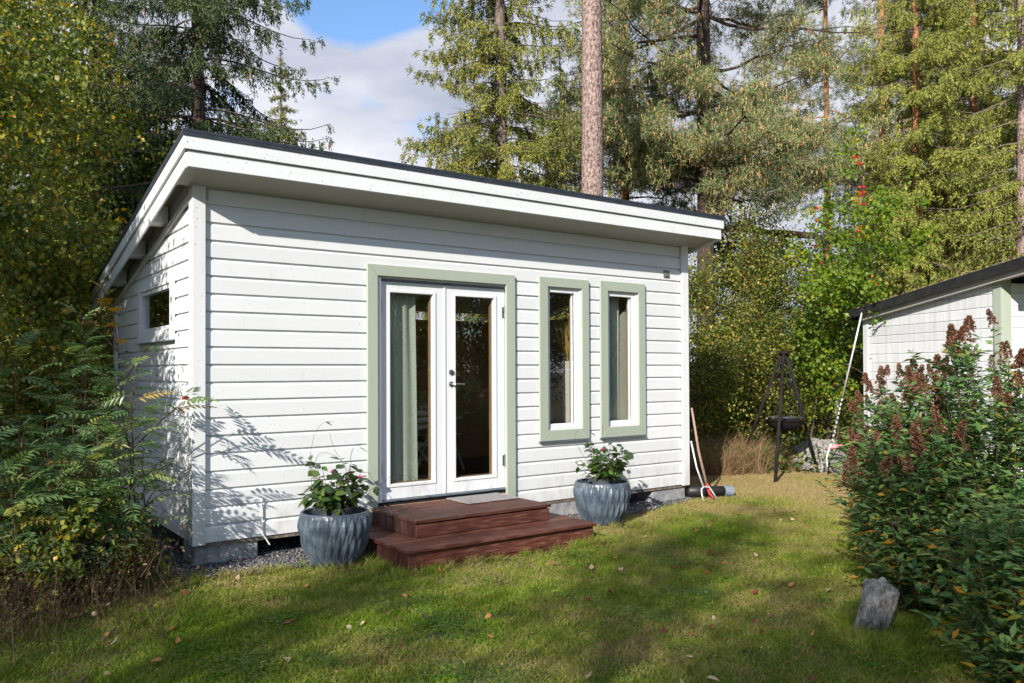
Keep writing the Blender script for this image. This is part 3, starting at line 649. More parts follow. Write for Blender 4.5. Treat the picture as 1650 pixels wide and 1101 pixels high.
# doormat
dm = MB().box(2.352, 2.946, -.415, -.02, .343, .352).obj('doormat', M['mat'], bevel=.003, label='speckled grey doormat on the top step', cat='doormat')
nn = 5000; Pm = np.stack([rng.uniform(2.356, 2.942, nn), rng.uniform(-.411, -.024, nn), np.full(nn, .351)], 1)
Vb, Tb = blades(Pm, np.stack([rng.normal(size=nn)*.4, rng.normal(size=nn)*.4, np.ones(nn)], 1), .007, .004)
link('pile', npmesh('pile', Vb, None, M['mat'], FT=Tb, TT=rng.random(nn)), dm, kind='stuff')

# ------------------------------------------------------------------ planters with mandevilla
def ovate(name, L_, W_, mat, curl=.25, n=4):
    V = [(0, 0, 0)]; F = []
    for k in range(1, n):
        t = k/n; w_ = W_*.5*math.sin(math.pi*t**.8); z = -curl*L_*t*t*.6
        V += [(L_*t, -w_, z+.16*w_), (L_*t, 0, z), (L_*t, w_, z+.16*w_)]
    V.append((L_, 0, -curl*L_*.6))
    F = [(0, 1, 2), (0, 2, 3)]
    for k in range(n-2):
        a = 1+3*k; F += [(a, a+3, a+4, a+1), (a+1, a+4, a+5, a+2)]
    a = 1+3*(n-2); F += [(a, a+3, a+1), (a+1, a+3, a+2)]
    me = bpy.data.meshes.new(name); me.from_pydata(V, [], F); me.materials.append(mat)
    me.polygons.foreach_set('use_smooth', [True]*len(me.polygons)); return me
def basis(d, up=(0, 0, 1), roll=0):
    x = Vector(d).normalized(); z = Vector(up)-x*Vector(up).dot(x)
    if z.length < 1e-3: z = Vector((1, 0, 0))-x*x.x
    z.normalize(); y = z.cross(x)
    m = Matrix((x, y, z)).transposed()
    return (m @ Matrix.Rotation(roll, 3, 'X')).to_quaternion()
LEAF_POT = [ovate('pot_leaf_mesh', .062, .036, M['pot_leaf'], .35), ovate('pot_leaf_mesh_b', .05, .030, M['pot_leaf'], .15)]
PETAL = ovate('petal_mesh', .034, .026, M['petal'], -.3)
potprof = [(.160, 0), (.182, .012), (.205, .05), (.240, .12), (.268, .20), (.284, .28), (.290, .35), (.285, .405), (.278, .432), (.268, .440), (.257, .434), (.255, .39), (.252, .30), (.248, .28)]
def tri(x): x = x % 1.0; return 1-abs(2*x-1)
def potr(r, z, an):
    if z > .43 or z < .008: return r
    u_ = an/(2*math.pi)*26
    a = tri(u_+z*2.0); c2 = tri(u_-z*4.2)
    fade = min(1, (z-.005)/.06)*min(1, (.436-z)/.05)
    return r+(.017*min(a, c2)+.005*a-.007)*fade
# finer profile
pz = []
for (ra, za), (rb, zb) in zip(potprof[:9], potprof[1:9]):
    for s in np.linspace(0, 1, 6)[:-1]: pz.append((ra+(rb-ra)*s, za+(zb-za)*s))
pz += potprof[8:]
def planter(cx, cy, label, plabel, seed, flowers, vines, rz=0):
    rs = np.random.default_rng(seed)
    t = thing('planter', (cx, cy, 0), label, 'planter', 'grey planters beside the steps')
    b = MB(); b.lathe(pz, (0, 0, 0), 156, rfn=lambda r, z, an: potr(r, z, an) if r > .2655 or z < .27 else r, close=True)
    b.v = [(x+cx, y+cy, z) for x, y, z in b.v]; b.obj('bowl', M['pot'], t, smooth=False)
    MB().lathe([(.0, .01), (.246, .0), (.25, -.05)], (cx, cy, .33), 24, close=False).obj('soil', M['soil'], t)
    pl = thing('mandevilla_plant', (cx+.01, cy-.02, .34), plabel, 'potted plant', 'flowering plants in the grey planters')
    bx, by = cx+.01, cy-.02
    MB().lathe([(.115, .0), (.125, .10), (.132, .13), (.132, .142), (.122, .142), (.118, .10), (.0, .098)], (bx, by, .331), 32, close=False).obj('inner_pot', M['inner_pot'], pl, smooth=False)
    MB().lathe([(.0, .008), (.118, .0)], (bx, by, .432), 20, close=False).obj('soil', M['soil'], pl)
    stems = MB(); spots = []
    for k in range(38):
        a = rs.uniform(0, 6.28); r = rs.uniform(.02, .10); h = rs.uniform(.12, .38); sp = rs.uniform(.04, .20)
        p0 = Vector((bx+r*math.cos(a), by+r*math.sin(a), .435)); p3 = Vector((bx+(r+sp)*math.cos(a), by+(r+sp)*math.sin(a), .44+h))
        pm = p0.lerp(p3, .5)+Vector((rs.normal()*.02, rs.normal()*.02, .03))
        stems.tube([p0, pm, p3], [.0028, .002, .0014], 5, cap=False)
        for s in np.linspace(.3, 1, 4):
            q = (p0*(1-s)**2+pm*2*s*(1-s)+p3*s*s)
            spots.append((q, a)); spots.append((q, a+1.5))
    for pts_ in vines:
        vv = [Vector((cx, cy, 0))+Vector(p) for p in pts_]
        fine = []
        for i in range(len(vv)-1):
            for s in np.linspace(0, 1, 5)[:-1]:
                p0 = vv[max(i-1, 0)]; p1 = vv[i]; p2 = vv[i+1]; p3 = vv[min(i+2, len(vv)-1)]
                fine.append(.5*((2*p1)+(p2-p0)*s+(2*p0-5*p1+4*p2-p3)*s*s+(3*p1-p0-3*p2+p3)*s**3))
        fine.append(vv[-1]); stems.tube(fine, [.0022*(1-.5*i/len(fine)) for i in range(len(fine))], 5, cap=False)
        for q in fine[6::7]: spots.append((q, rs.uniform(0, 6.28)))
    stems.obj('stems', M['stem_brown'], pl)
    org = wloc(pl)
    for q, a in spots:
        o = link('leaf', LEAF_POT[rs.integers(2)], pl, q-org)
        a2 = a+rs.normal()*.9; o.rotation_mode = 'QUATERNION'
        o.rotation_quaternion = basis((math.cos(a2), math.sin(a2), rs.uniform(-.7, .35)), roll=rs.normal()*.5)
        s = rs.uniform(1.15, 1.95); o.scale = (s, s, s)
    for (fx, fy, fz) in flowers:
        f = MB().tube([(cx+fx, cy+fy, fz-.05), (cx+fx, cy+fy, fz)], [.002, .007], 6).obj('flower', M['stem_green'], pl)
        for k in range(5):
            a = k*1.2566; o = link('petal', PETAL, f, Vector((cx+fx, cy+fy, fz))-org); o.rotation_mode = 'QUATERNION'
            o.rotation_quaternion = basis((math.cos(a)*.9-.2, math.sin(a)*.9-.5, .35))
planter(.985, -.50, 'blue grey diamond fluted planter left of the steps', 'bushy mandevilla with a pink flower and long bare vines left of the steps', 11,
    [(.17, -.13, .70), (-.03, -.02, .75)],
    [[(-.05, 0, .5), (-.14, .15, .75), (-.10, .22, 1.0), (.0, .26, 1.14), (.12, .28, 1.15)], [(.02, 0, .5), (.16, .12, .72), (.08, .2, .93), (.05, .22, 1.07)], [(-.06, .0, .5), (-.16, .1, .62), (-.06, .2, .88), (.1, .2, .86), (.2, .15, .72)], [(.1, -.05, .5), (.3, .02, .56), (.5, .1, .62), (.66, .2, .66), (.9, .25, .61)]])
planter(3.945, -.50, 'blue grey diamond fluted planter right of the steps', 'bushy mandevilla with one red bloom in the planter right of the steps', 23,
    [(-.03, -.05, .76)],
    [[(-.05, 0, .5), (-.15, .1, .68), (-.2, .2, .86), (-.1, .26, .96)], [(.0, 0, .5), (-.02, .15, .8), (.06, .25, 1.05), (.08, .25, 1.2)], [(.05, 0, .5), (.2, .1, .72), (.32, .15, .86), (.5, .2, .74)]])

# ------------------------------------------------------------------ shed at the right
A = Vector((8.17, -2.58, 0)); U_ = Vector((.429, .903, 0)).normalized(); V_ = Vector((U_.y, -U_.x, 0))
def sh(p): q = A+U_*p[0]+V_*p[1]; return (q.x, q.y, p[2])
SH = thing('shed', (A.x+1.5, A.y+.6, 0), 'weathered white board shed with a black roof edge behind the flowering hedge', 'shed')
def sroof(u_): return 2.70-.112*u_
LS = 2.56; z = .16; k = 0; widths = [.124, .149, .108, .124]
while z < 2.7:
    wv = widths[k % 4]; zt = z+wv; k += 1
    prof = [(.022, z), (0, z), (0, zt-.016), (.008, zt-.006), (.014, zt-.0005), (.022, zt-.0005)]
    umax = (2.70-.09-z)/.112
    if umax > .3:
        ue = min(LS, umax); ut = min(LS, max(.2, (2.70-.09-zt)/.112))
        MB().prism(prof, .08, ue, 'x', fn=lambda p: sh((p[0] if p[0] < .1 else ue-(ue-ut)*(p[2]-z)/(zt-z), p[1], p[2]))).obj('siding_board', M['white_gray'], SH)
    if zt < 2.62:
        MB().prism(prof, .085, 3.6, 'x', fn=lambda p: sh((p[1], p[0], p[2]))).obj('siding_board', M['white_gray'] if k % 3 else M['white'], SH)
    z = zt
MB().box(-.02, .105, -.022, -.0005, .15, 2.60, sh).obj('corner_board', M['green_trim'], SH, bevel=.003)
MB().box(-.022, -.0005, .0005, .11, .15, 2.60, sh).obj('corner_board', M['green_trim'], SH, bevel=.003)
MB().box(LS-.09, LS+.02, -.022, -.0005, .15, 2.345, sh).obj('corner_board', M['white_gray'], SH, bevel=.003)
def shs(p): return sh((p[0], p[1], p[2]-.112*p[0]))
MB().box(-.55, 2.69, -.14, 3.8, 2.665, 2.70, shs).obj('roof_deck', M['green_trim'], SH)
MB().box(-.56, 2.70, -.165, -.1405, 2.625, 2.722, shs).obj('rake_board', M['black_fascia'], SH)
MB().box(-.57, 2.72, -.170, 3.82, 2.7225, 2.735, shs).obj('roof_felt', M['roof_felt'], SH)
MB().box(2.7005, 2.72, -.14, 3.8, 2.60, 2.722, shs).obj('fascia_board', M['black_fascia'], SH)
MB().box(-.555, -.53, -.14, 3.8, 2.52, 2.66, shs).obj('fascia_board', M['green_trim'], SH)
MB().box(-.5295, -.03, -.12, 3.8, 2.64, 2.662, shs).obj('soffit_board', M['soffit'], SH)
MB().box(-.529, LS, -.10, -.023, 2.565, 2.66, shs).obj('rake_soffit', M['soffit'], SH)
MB().box(.03, LS, .03, 3.5, .1, 2.35, sh).obj('core_wall', M['soffit'], SH)
MB().box(0, LS, 0, 3.6, -.05, .155, sh).obj('foundation', M['concrete'], SH)
# moss on shed roof
nn = 2600; uu = rng.uniform(-.5, 2.8, nn); vv = np.abs(rng.normal(size=nn))*.25-.14
Pm = np.array([shs((a, b2, 2.736)) for a, b2 in zip(uu, vv)])-np.array(wloc(SH))
me = leaves_mesh('moss', Pm, rng.normal(size=(nn, 3))+[0, 0, 1.0], rng.normal(size=(nn, 3)), .04, .018, leafmat('roof_moss', [(0, (.10, .13, .02)), (.5, (.28, .18, .09)), (1, (.42, .28, .18))]), rng.random(nn)); link('moss', me, SH, kind='stuff')

# pole leaning on the shed
px0, py0 = at(1337, 12.15); px1, py1 = at(1394.5, 11.62)
PL = thing('telescopic_pole', (px0, py0, 0), 'long silver pole with a black grip leaning on the shed roof edge', 'pole')
p0 = Vector((px0, py0, .42)); p1 = Vector((px1, py1, 2.56)); dv = p1-p0
MB().tube([p0+dv*.36, p0+dv*.93], .0125, 10).obj('shaft', M['white_metal'], PL, smooth=True)
MB().tube([p0+dv*.92, p0+dv*1.0], .016, 10).obj('grip', M['dark_metal'], PL)
b = MB()
for k in range(11):
    a0 = p0+dv*(.02+k*.031); b.tube([a0, a0+dv*.018], .0125, 8)
b.obj('brush_band', M['white_metal'], PL); MB().tube([p0, p0+dv*.361], .009, 8).obj('inner_rod', M['dark_metal'], PL)
b = MB(); b.tube([Vector((px0, py0, .45))+Vector((math.cos(a)*.11+.1, -math.sin(a)*.11, -.02+.03*math.sin(a))) for a in np.linspace(0, 6.1, 14)], .022, 8)
b.obj('net_ring', M['pink'], PL, smooth=True)
MB().tube([p0+Vector((0, 0, .06)), p0+Vector((-.10, 0, -.12)), p0+Vector((-.09, 0, -.26))], .014, 8).obj('bracket', M['white_metal'], PL)

# ------------------------------------------------------------------ tripod fire grill
TG = thing('tripod_grill', (8.75, .75, 0), 'black steel tripod with a hanging fire bowl on the dry lawn', 'tripod grill')
apex = Vector((8.77, .74, 1.83))
feet = [Vector((7.95, .32, 0)), Vector((9.4, .6, 0)), Vector((8.78, 1.62, .0))]
for f in feet:
    d = (f-apex).normalized(); s = apex+Vector((d.x, d.y, 0)).normalized()*.045
    MB().tube([s, s.lerp(f, .55), f+Vector((0, 0, -.02))], .025, 10).obj('leg', M['rusty'], TG, smooth=True)
MB().lathe([(.075, 0), (.085, .012), (.085, .035), (.06, .045)], (apex.x, apex.y, apex.z-.01), 20).obj('head_plate', M['rusty'], TG)
bc = Vector((8.77, .74, .70))
prof = [(.02, 0), (.12, .012), (.21, .055), (.275, .125), (.295, .165), (.305, .165), (.305, .172), (.288, .172), (.268, .13), (.2, .065), (.10, .022), (.0, .018)]
bo = MB().lathe(prof, tuple(bc-Vector((0, 0, .04))), 40, close=False).obj('fire_bowl', M['rusty'], TG, smooth=True)
MB().box(bc.x-.06, bc.x+.06, bc.y-.02, bc.y+.02, .625, .66).obj('ash_plate', M['rusty'], bo)
def chain(a, b2, name='chain'):
    mb = MB(); n = max(4, int((a-b2).length/.032)); d = (b2-a)/n
    for i in range(n):
        p = a+d*i; s = Vector((.007, 0, 0)) if i % 2 else Vector((0, .007, 0))
        mb.tube([p, p+d*.5+s, p+d, p+d*.5-s, p], .0026, 4, cap=False)
    return mb.obj(name, M['dark_metal'], TG)
for k in range(3):
    a = R(20+120*k); e = bc+Vector((math.cos(a)*.295, math.sin(a)*.295, .13)); chain(apex+Vector((math.cos(a)*.03, math.sin(a)*.03, -.02)), e)
gr = MB().tube([bc+Vector((math.cos(a)*.25, math.sin(a)*.25, .17)) for a in np.linspace(0, 6.2832, 25)], .005, 6, cap=False)
for i in range(-8, 9):
    x = i*.028; h = math.sqrt(max(.0, .0625-x*x)); gr.tube([bc+Vector((x, -h, .172)), bc+Vector((x, h, .172))], .0024, 5)
gr.obj('grill_grate', M['metal'], TG)
for k in range(3):
    a = R(75+120*k); MB().tube([bc+Vector((math.cos(a)*.25, math.sin(a)*.25, .172)), apex+Vector((0, 0, -.25))], .003, 5).obj('hanger_rod', M['dark_metal'], TG)
MB().lathe([(.028, 0), (.03, .008), (.012, .02)], (0, 0, 0), 10).obj('hook_ring', M['metal'], TG).location = (8.32-8.75, .50-.75, .98)

# ------------------------------------------------------------------ tools by the right hand corner
TL = thing('garden_hoe', (5.95, -.05, 0), 'wooden garden hoe with a red socket leaning on the cabin corner', 'hoe')
MB().tube([(5.875, -.005, 1.12), (5.93, -.06, .6), (5.99, -.13, .20)], [.013, .016, .018], 8).obj('handle', M['wood_handle'], TL, smooth=True)
MB().tube([(5.992, -.132, .20), (6.01, -.16, .08), (6.03, -.2, .03)], [.020, .017, .012], 8).obj('socket', M['red'], TL)
MB().box(6.02, 6.10, -.25, -.20, .002, .012).obj('blade', M['dark_metal'], TL, bevel=.002)
TL = thing('garden_cultivator', (5.9, -.15, 0), 'pale metal two pronged cultivator leaning beside the wooden hoe', 'cultivator')
MB().tube([(5.83, -.03, .72), (5.86, -.09, .40), (5.90, -.16, .17)], .011, 8).obj('handle', M['white_metal'], TL, smooth=True)
MB().tube([(5.80, -.25, .02), (5.80, -.22, .10), (5.83, -.19, .155), (5.90, -.165, .172), (5.98, -.18, .165), (6.02, -.20, .10), (6.05, -.24, .02)], .010, 8).obj('prongs', M['white_metal'], TL, smooth=True)
TL = thing('drain_pipe', (6.0, .1, 0), 'short black drain pipe with a grey end cap on the ground by the cabin corner', 'pipe')
MB().tube([(5.84, .04, .10), (6.10, -.02, .085), (6.34, -.10, .075)], .062, 14).obj('pipe', M['dark_metal'], TL, smooth=True)
MB().tube([(6.335, -.098, .075), (6.45, -.135, .07)], .066, 14).obj('end_cap', M['grey_cap'], TL)

# ------------------------------------------------------------------ rocks
def rock(name, loc, sc, rot, label, seed, cat='rock', sub=4):
    bm = bmesh.new(); rs = np.random.default_rng(seed)
    for _ in range(22):
        p = rs.normal(size=3); p /= np.abs(p).max()**.75*np.linalg.norm(p)**.25; bm.verts.new(Vector(p)*rs.uniform(.82, 1.0))
    r_ = bmesh.ops.convex_hull(bm, input=bm.verts[:]); bmesh.ops.delete(bm, geom=[g for g in r_['geom_interior'] if isinstance(g, bmesh.types.BMVert)], context='VERTS')
    bmesh.ops.triangulate(bm, faces=bm.faces[:])
    for _ in range(sub): bmesh.ops.subdivide_edges(bm, edges=bm.edges[:], cuts=1, use_grid_fill=True)
    bm.normal_update()
    for v in bm.verts:
        v.co += v.normal*(.05*mathutils.noise.noise(v.co*2.2+Vector((seed, 0, 0)))+.035*mathutils.noise.noise(v.co*6)-.03*max(0, mathutils.noise.noise(v.co*Vector((14, 14, 5))))+.02*mathutils.noise.noise(v.co*20))
    bmesh.ops.transform(bm, matrix=Matrix.Diagonal((*sc, 1)), verts=bm.verts)
    me = bpy.data.meshes.new(name); bm.to_mesh(me); bm.free(); me.materials.append(M['rock'])
    o = link(name, me, None, loc, label=label, cat=cat); o.rotation_euler = rot; return o
rock('boulder', (*at(1403, 5.0), .085), (.105, .10, .26), (R(-5), R(20), R(-36)), 'upright lichened grey boulder at the foot of the flowering hedge', 15)
hx, hy = at(1318, 13.0)
rock('stone', (hx, hy, .18), (.45, .4, .34), (0, 0, 1), 'larger grey stone behind the tripod grill', 8, 'stone', 4)
hx, hy = at(1348, 12.6)
rock('stone', (hx, hy, .14), (.38, .3, .26), (0, .2, 2), 'low grey stone under the leaning silver pole', 9, 'stone', 4)

# ------------------------------------------------------------------ gravel stones
def poly_in(px, py, poly):
    ins = np.zeros(len(px), bool); j = len(poly)-1
    for i in range(len(poly)):
        xi, yi = poly[i]; xj, yj = poly[j]
        c = ((yi > py) != (yj > py)) & (px < (xj-xi)*(py-yi)/(yj-yi+1e-12)+xi); ins ^= c; j = i
    return ins
n0 = 26000; sx_ = rng.uniform(-1.2, 6.2, n0); sy_ = rng.uniform(-.6, 1.2, n0)
keep = poly_in(sx_+rng.normal(size=n0)*.05, sy_+rng.normal(size=n0)*.05, gp); sx_, sy_ = sx_[keep], sy_[keep]
n0 = len(sx_); s_ = rng.uniform(.006, .016, n0)
octv = np.array([(1, 0, 0), (-1, 0, 0), (0, 1, 0), (0, -1, 0), (0, 0, 1), (0, 0, -1)], float); octf = np.array([(0, 2, 4), (2, 1, 4), (1, 3, 4), (3, 0, 4), (2, 0, 5), (1, 2, 5), (3, 1, 5), (0, 3, 5)])
V = octv[None]*s_[:, None, None]*rng.uniform(.6, 1.2, (n0, 6, 1)); V[:, :, 2] *= .7
a_ = rng.uniform(0, 6.28, n0); ca, sa = np.cos(a_)[:, None], np.sin(a_)[:, None]
V = np.stack([V[..., 0]*ca-V[..., 1]*sa+sx_[:, None], V[..., 0]*sa+V[..., 1]*ca+sy_[:, None], V[..., 2]+.026], -1).reshape(-1, 3)
T = (octf[None]+np.arange(n0)[:, None, None]*6).reshape(-1, 3)
link('gravel', npmesh('gravel', V, None, M['stones'], FT=T, TT=np.repeat(rng.random(n0), 8)), None, label='dark crushed gravel strip along the foot of the cabin', cat='gravel', kind='stuff')

# ------------------------------------------------------------------ grass
def tuft(name, n, rad, h0, h1, wd, lean, mat):
    a = rng.uniform(0, 6.28, n); r = rad*np.sqrt(rng.random(n)); P0 = np.stack([r*np.cos(a), r*np.sin(a), np.zeros(n)], 1)
    h = rng.uniform(h0, h1, n); d = rng.normal(size=(n, 2))*lean
    D1 = unit(np.stack([d[:, 0], d[:, 1], np.ones(n)], 1)); D2 = unit(np.stack([d[:, 0]*2.6, d[:, 1]*2.6, np.ones(n)*.75], 1))
    S = unit(np.cross(D1, rng.normal(size=(n, 3)))); W = wd*rng.uniform(.6, 1.3, n)[:, None]
    mid = P0+D1*(h*.55)[:, None]; tip = mid+D2*(h*.5)[:, None]
    V = np.stack([P0+S*W*.5, P0-S*W*.5, mid+S*W*.4, mid-S*W*.4, tip], 1).reshape(-1, 3); i = np.arange(n)*5
    F = np.stack([i, i+1, i+3, i+2], 1); T = np.stack([i+2, i+3, i+4], 1); t = rng.random(n)
    return npmesh(name, V, F, mat, tint=t, FT=T, TT=t)
def scatter(name, P_, rot, scl, idx, meshes, **k):
    src = bpy.data.collections.new(name+'_sources')
    for i, me in enumerate(meshes):
        o = bpy.data.objects.new('%s_%02d' % (name, i), me); src.objects.link(o)
    me = bpy.data.meshes.new(name); me.vertices.add(len(P_)); me.vertices.foreach_set('co', P_.astype(np.float32).ravel())
    for an, ty, dat in (('rot', 'FLOAT_VECTOR', rot), ('scl', 'FLOAT', scl), ('idx', 'INT', idx)):
        at_ = me.attributes.new(an, ty, 'POINT'); at_.data.foreach_set('vector' if ty == 'FLOAT_VECTOR' else 'value', np.ascontiguousarray(dat).ravel())
    ob = link(name, me, None, **k)
    g = bpy.data.node_groups.new(name, 'GeometryNodeTree'); g.interface.new_socket('Geometry', in_out='INPUT', socket_type='NodeSocketGeometry'); g.interface.new_socket('Geometry', in_out='OUTPUT', socket_type='NodeSocketGeometry')
    gn = g.nodes; gi = gn.new('NodeGroupInput'); go = gn.new('NodeGroupOutput'); ip = gn.new('GeometryNodeInstanceOnPoints'); ci = gn.new('GeometryNodeCollectionInfo')
    ci.inputs['Collection'].default_value = src; ci.inputs['Separate Children'].default_value = True; ci.inputs['Reset Children'].default_value = True
    def na(nm, ty):
        q = gn.new('GeometryNodeInputNamedAttribute'); q.data_type = ty; q.inputs['Name'].default_value = nm; return q.outputs['Attribute']
    g.links.new(gi.outputs[0], ip.inputs['Points']); g.links.new(ci.outputs[0], ip.inputs['Instance']); ip.inputs['Pick Instance'].default_value = True
    g.links.new(na('idx', 'INT'), ip.inputs['Instance Index']); g.links.new(na('rot', 'FLOAT_VECTOR'), ip.inputs['Rotation']); g.links.new(na('scl', 'FLOAT'), ip.inputs['Scale'])
    g.links.new(ip.outputs[0], go.inputs[0])
    md = ob.modifiers.new('scatter', 'NODES'); md.node_group = g; return ob
gt = [tuft('turf_%d' % i, 130, .13, .020, .046, .0050, .55, M['grass']) for i in range(6)]
N0 = 22000
gx_ = rng.uniform(-2.2, 11.5, N0); gy_ = rng.uniform(-6.6, 3.5, N0)
bar = np.maximum(.0, 1-np.hypot(gx_-CAM[0], gy_-CAM[1])/30)
ok = ~((gx_ > -.05) & (gx_ < 5.85) & (gy_ > -.02)) & ~((gx_ > 1.2) & (gx_ < 3.3) & (gy_ > -1.2))
ok &= ~poly_in(gx_, gy_, [(a, b2-.0) for a, b2 in gp])
ok &= np.hypot(gx_-.985, gy_+.5) > .3
ok &= np.hypot(gx_-3.945, gy_+.5) > .3
# nearer the viewpoint the lawn is sown denser
dd = np.hypot(gx_-CAM[0], gy_-CAM[1]); ok &= (dd > 2.2) & ~((gx_ > 6.2) & (gy_ > 2.0))
gx_, gy_ = gx_[ok], gy_[ok]; n1_ = len(gx_)
scatter('lawn_grass', np.stack([gx_, gy_, np.full(n1_, -.012)], 1), np.stack([np.zeros(n1_), np.zeros(n1_), rng.uniform(0, 6.28, n1_)], 1), rng.uniform(.75, 1.25, n1_), rng.integers(0, 6, n1_).astype(np.int32), gt,
        label='short patchy green and straw coloured lawn in front of the cabin', cat='grass', kind='stuff')
# longer tufts hugging the steps, planters, gravel edge and rock
lt = [tuft('long_turf_%d' % i, 46, .05, .05, .13, .0042, .45, M['grass']) for i in range(4)]
pe = []
def edge(a, b2, n, s=.05):
    t = rng.random(n); pe.append(np.stack([a[0]+(b2[0]-a[0])*t+rng.normal(size=n)*s, a[1]+(b2[1]-a[1])*t+rng.normal(size=n)*s], 1))
edge((1.25, -1.22), (3.3, -1.24), 46, .03); edge((1.22, -1.2), (1.2, -.5), 26, .05); edge((3.3, -1.2), (3.35, -.4), 26, .04); edge((.0, -.45), (1.2, -.6), 34, .05); edge((-.6, -.3), (.05, -.45), 20, .07)
edge((.7, -.8), (1.25, -.82), 10, .03); edge((3.65, -.82), (4.3, -.8), 14, .04); edge((4.3, -.6), (5.9, -.25), 26, .08); rx_, ry_ = at(1410, 4.9); edge((rx_-.16, ry_-.10), (rx_+.12, ry_-.16), 22, .035); edge((rx_-.17, ry_-.1), (rx_-.1, ry_+.15), 10, .03); edge((2.6, -4.3), (3.3, -3.7), 20, .08); edge((2.7, -5.1), (3.6, -4.9), 30, .12)
edge((-1.5, -1.7), (-.2, -1.0), 50, .2)
pe = np.concatenate(pe); nn = len(pe)
scatter('edge_grass', np.column_stack([pe, np.full(nn, -.012)]), np.stack([np.zeros(nn), np.zeros(nn), rng.uniform(0, 6.28, nn)], 1), rng.uniform(.6, 1.1, nn), rng.integers(0, 4, nn).astype(np.int32), lt,
        label='longer unmown grass tufts around steps, planters and gravel edge', cat='grass', kind='stuff')
# clover and moss patches
cl_ = []
for _ in range(70):
    x, y = rng.uniform(-1, 6), rng.uniform(-4.8, -.9)
    if 1.1 < x < 3.4 and y > -1.35: continue
    k_ = rng.integers(40, 130); cl_.append(np.stack([x+rng.normal(size=k_)*.10, y+rng.normal(size=k_)*.10, rng.uniform(.012, .034, k_)], 1))
cl_ = np.concatenate(cl_); n0 = len(cl_)
link('clover', leaves_mesh('clover', np.repeat(cl_, 3, 0), rng.normal(size=(n0*3, 3))*[1, 1, .15], np.tile([0, 0, 1.], (n0*3, 1)), .014, .012, leafmat('clover_leaf', [(0, (.05, .13, .02)), (1, (.12, .24, .04))]), rng.random(n0*3), fold=.1), None, label='small clover patches growing in the lawn', cat='clover', kind='stuff')
# hay
ht = [tuft('hay_%d' % i, 60, .10, .25, .70, .005, .42, M['hay']) for i in range(4)]
hp = []
for _ in range(300):
    px_, dp = random.uniform(1112, 1222), random.uniform(12.3, 15); q = at(px_, dp)
    if q[0] < 6.2: continue
    hp.append(q)
for _ in range(70): hp.append(at(random.uniform(1240, 1420), random.uniform(12.8, 15.5)))
hp = np.array(hp); nn = len(hp)
scatter('dry_grass', np.column_stack([hp, np.zeros(nn)]), np.stack([rng.normal(size=nn)*.15, rng.normal(size=nn)*.15, rng.uniform(0, 6.28, nn)], 1), rng.uniform(.6, 1.15, nn)*np.where(np.arange(nn) < len(hp)-70, 1, .6), rng.integers(0, 4, nn).astype(np.int32), ht,
        label='tall bleached dry grass behind the cabin corner and the grill', cat='dry grass', kind='stuff')

# fallen leaves: the largest singly, the rest as bits
FLK = []
for nm_, c0, c1 in (('pale tan', (.46, .30, .18), (.60, .44, .30)), ('orange brown', (.40, .16, .05), (.52, .24, .08)), ('dark red brown', (.16, .035, .02), (.28, .08, .05))):
    mt_ = leafmat('fallen_leaf_'+nm_.replace(' ', '_'), [(0, c0), (1, c1)], src='obj', trans=.15, rough=.6)
    FLK.append((nm_, ovate('fallen_leaf_mesh', .05, .036, mt_, .8), ovate('fallen_leaf_mesh_b', .042, .034, mt_, -.9)))
for k in range(150):
    for _ in range(50):
        x, y = rng.uniform(-1.2, 6.5), rng.uniform(-4.6, -.4)
        if not (1.2 < x < 3.3 and y > -1.2) and math.hypot(x-.985, y+.5) > .34 and math.hypot(x-3.945, y+.5) > .34 and math.hypot(x-CAM[0], y-CAM[1]) > 3: break
    kd = FLK[k % 3]; o = link('fallen_leaf', kd[1+k % 2], None, (x, y, .026), label='small curled %s leaf lying on the lawn' % kd[0], cat='fallen leaf', group='autumn leaves scattered on the lawn')
    o.rotation_mode = 'QUATERNION'; a = rng.uniform(0, 6.28); o.rotation_quaternion = basis((math.cos(a), math.sin(a), rng.normal()*.25), roll=rng.normal()*.5+(math.pi if rng.random() < .3 else 0)); s = rng.uniform(.7, 1.35); o.scale = (s, s, s)
n0 = 3800; lx, ly = rng.uniform(-1.3, 9, n0), rng.uniform(-5, 1.5, n0); kk = ~((lx > 1.27) & (lx < 3.24) & (ly > -1.2)) & ~((lx > -.0) & (lx < 5.85) & (ly > -.05)) & (np.hypot(lx-.985, ly+.5) > .3) & (np.hypot(lx-3.945, ly+.5) > .3); lx, ly = lx[kk], ly[kk]; n0 = len(lx)
extra = np.stack([rng.uniform(1.3, 3.2, 90), rng.uniform(-1.15, -.05, 90)], 1); up = (extra[:, 0] > 1.55) & (extra[:, 0] < 2.97) & (extra[:, 1] > -.85)
PP = np.concatenate([np.stack([lx, ly, np.full(n0, .028)], 1), np.column_stack([extra, np.where(up, .343, .193)])]); n0 = len(PP)
me = leaves_mesh('leaf_litter', PP, rng.normal(size=(n0, 3))*[1, 1, .25], rng.normal(size=(n0, 3))*[.3, .3, 1]+[0, 0, 1.], rng.uniform(.008, .026, n0), rng.uniform(.005, .016, n0), M['litter_s'], rng.random(n0))
link('leaf_litter', me, None, label='fine scraps of fallen leaves on lawn and steps', cat='leaf litter', kind='stuff')

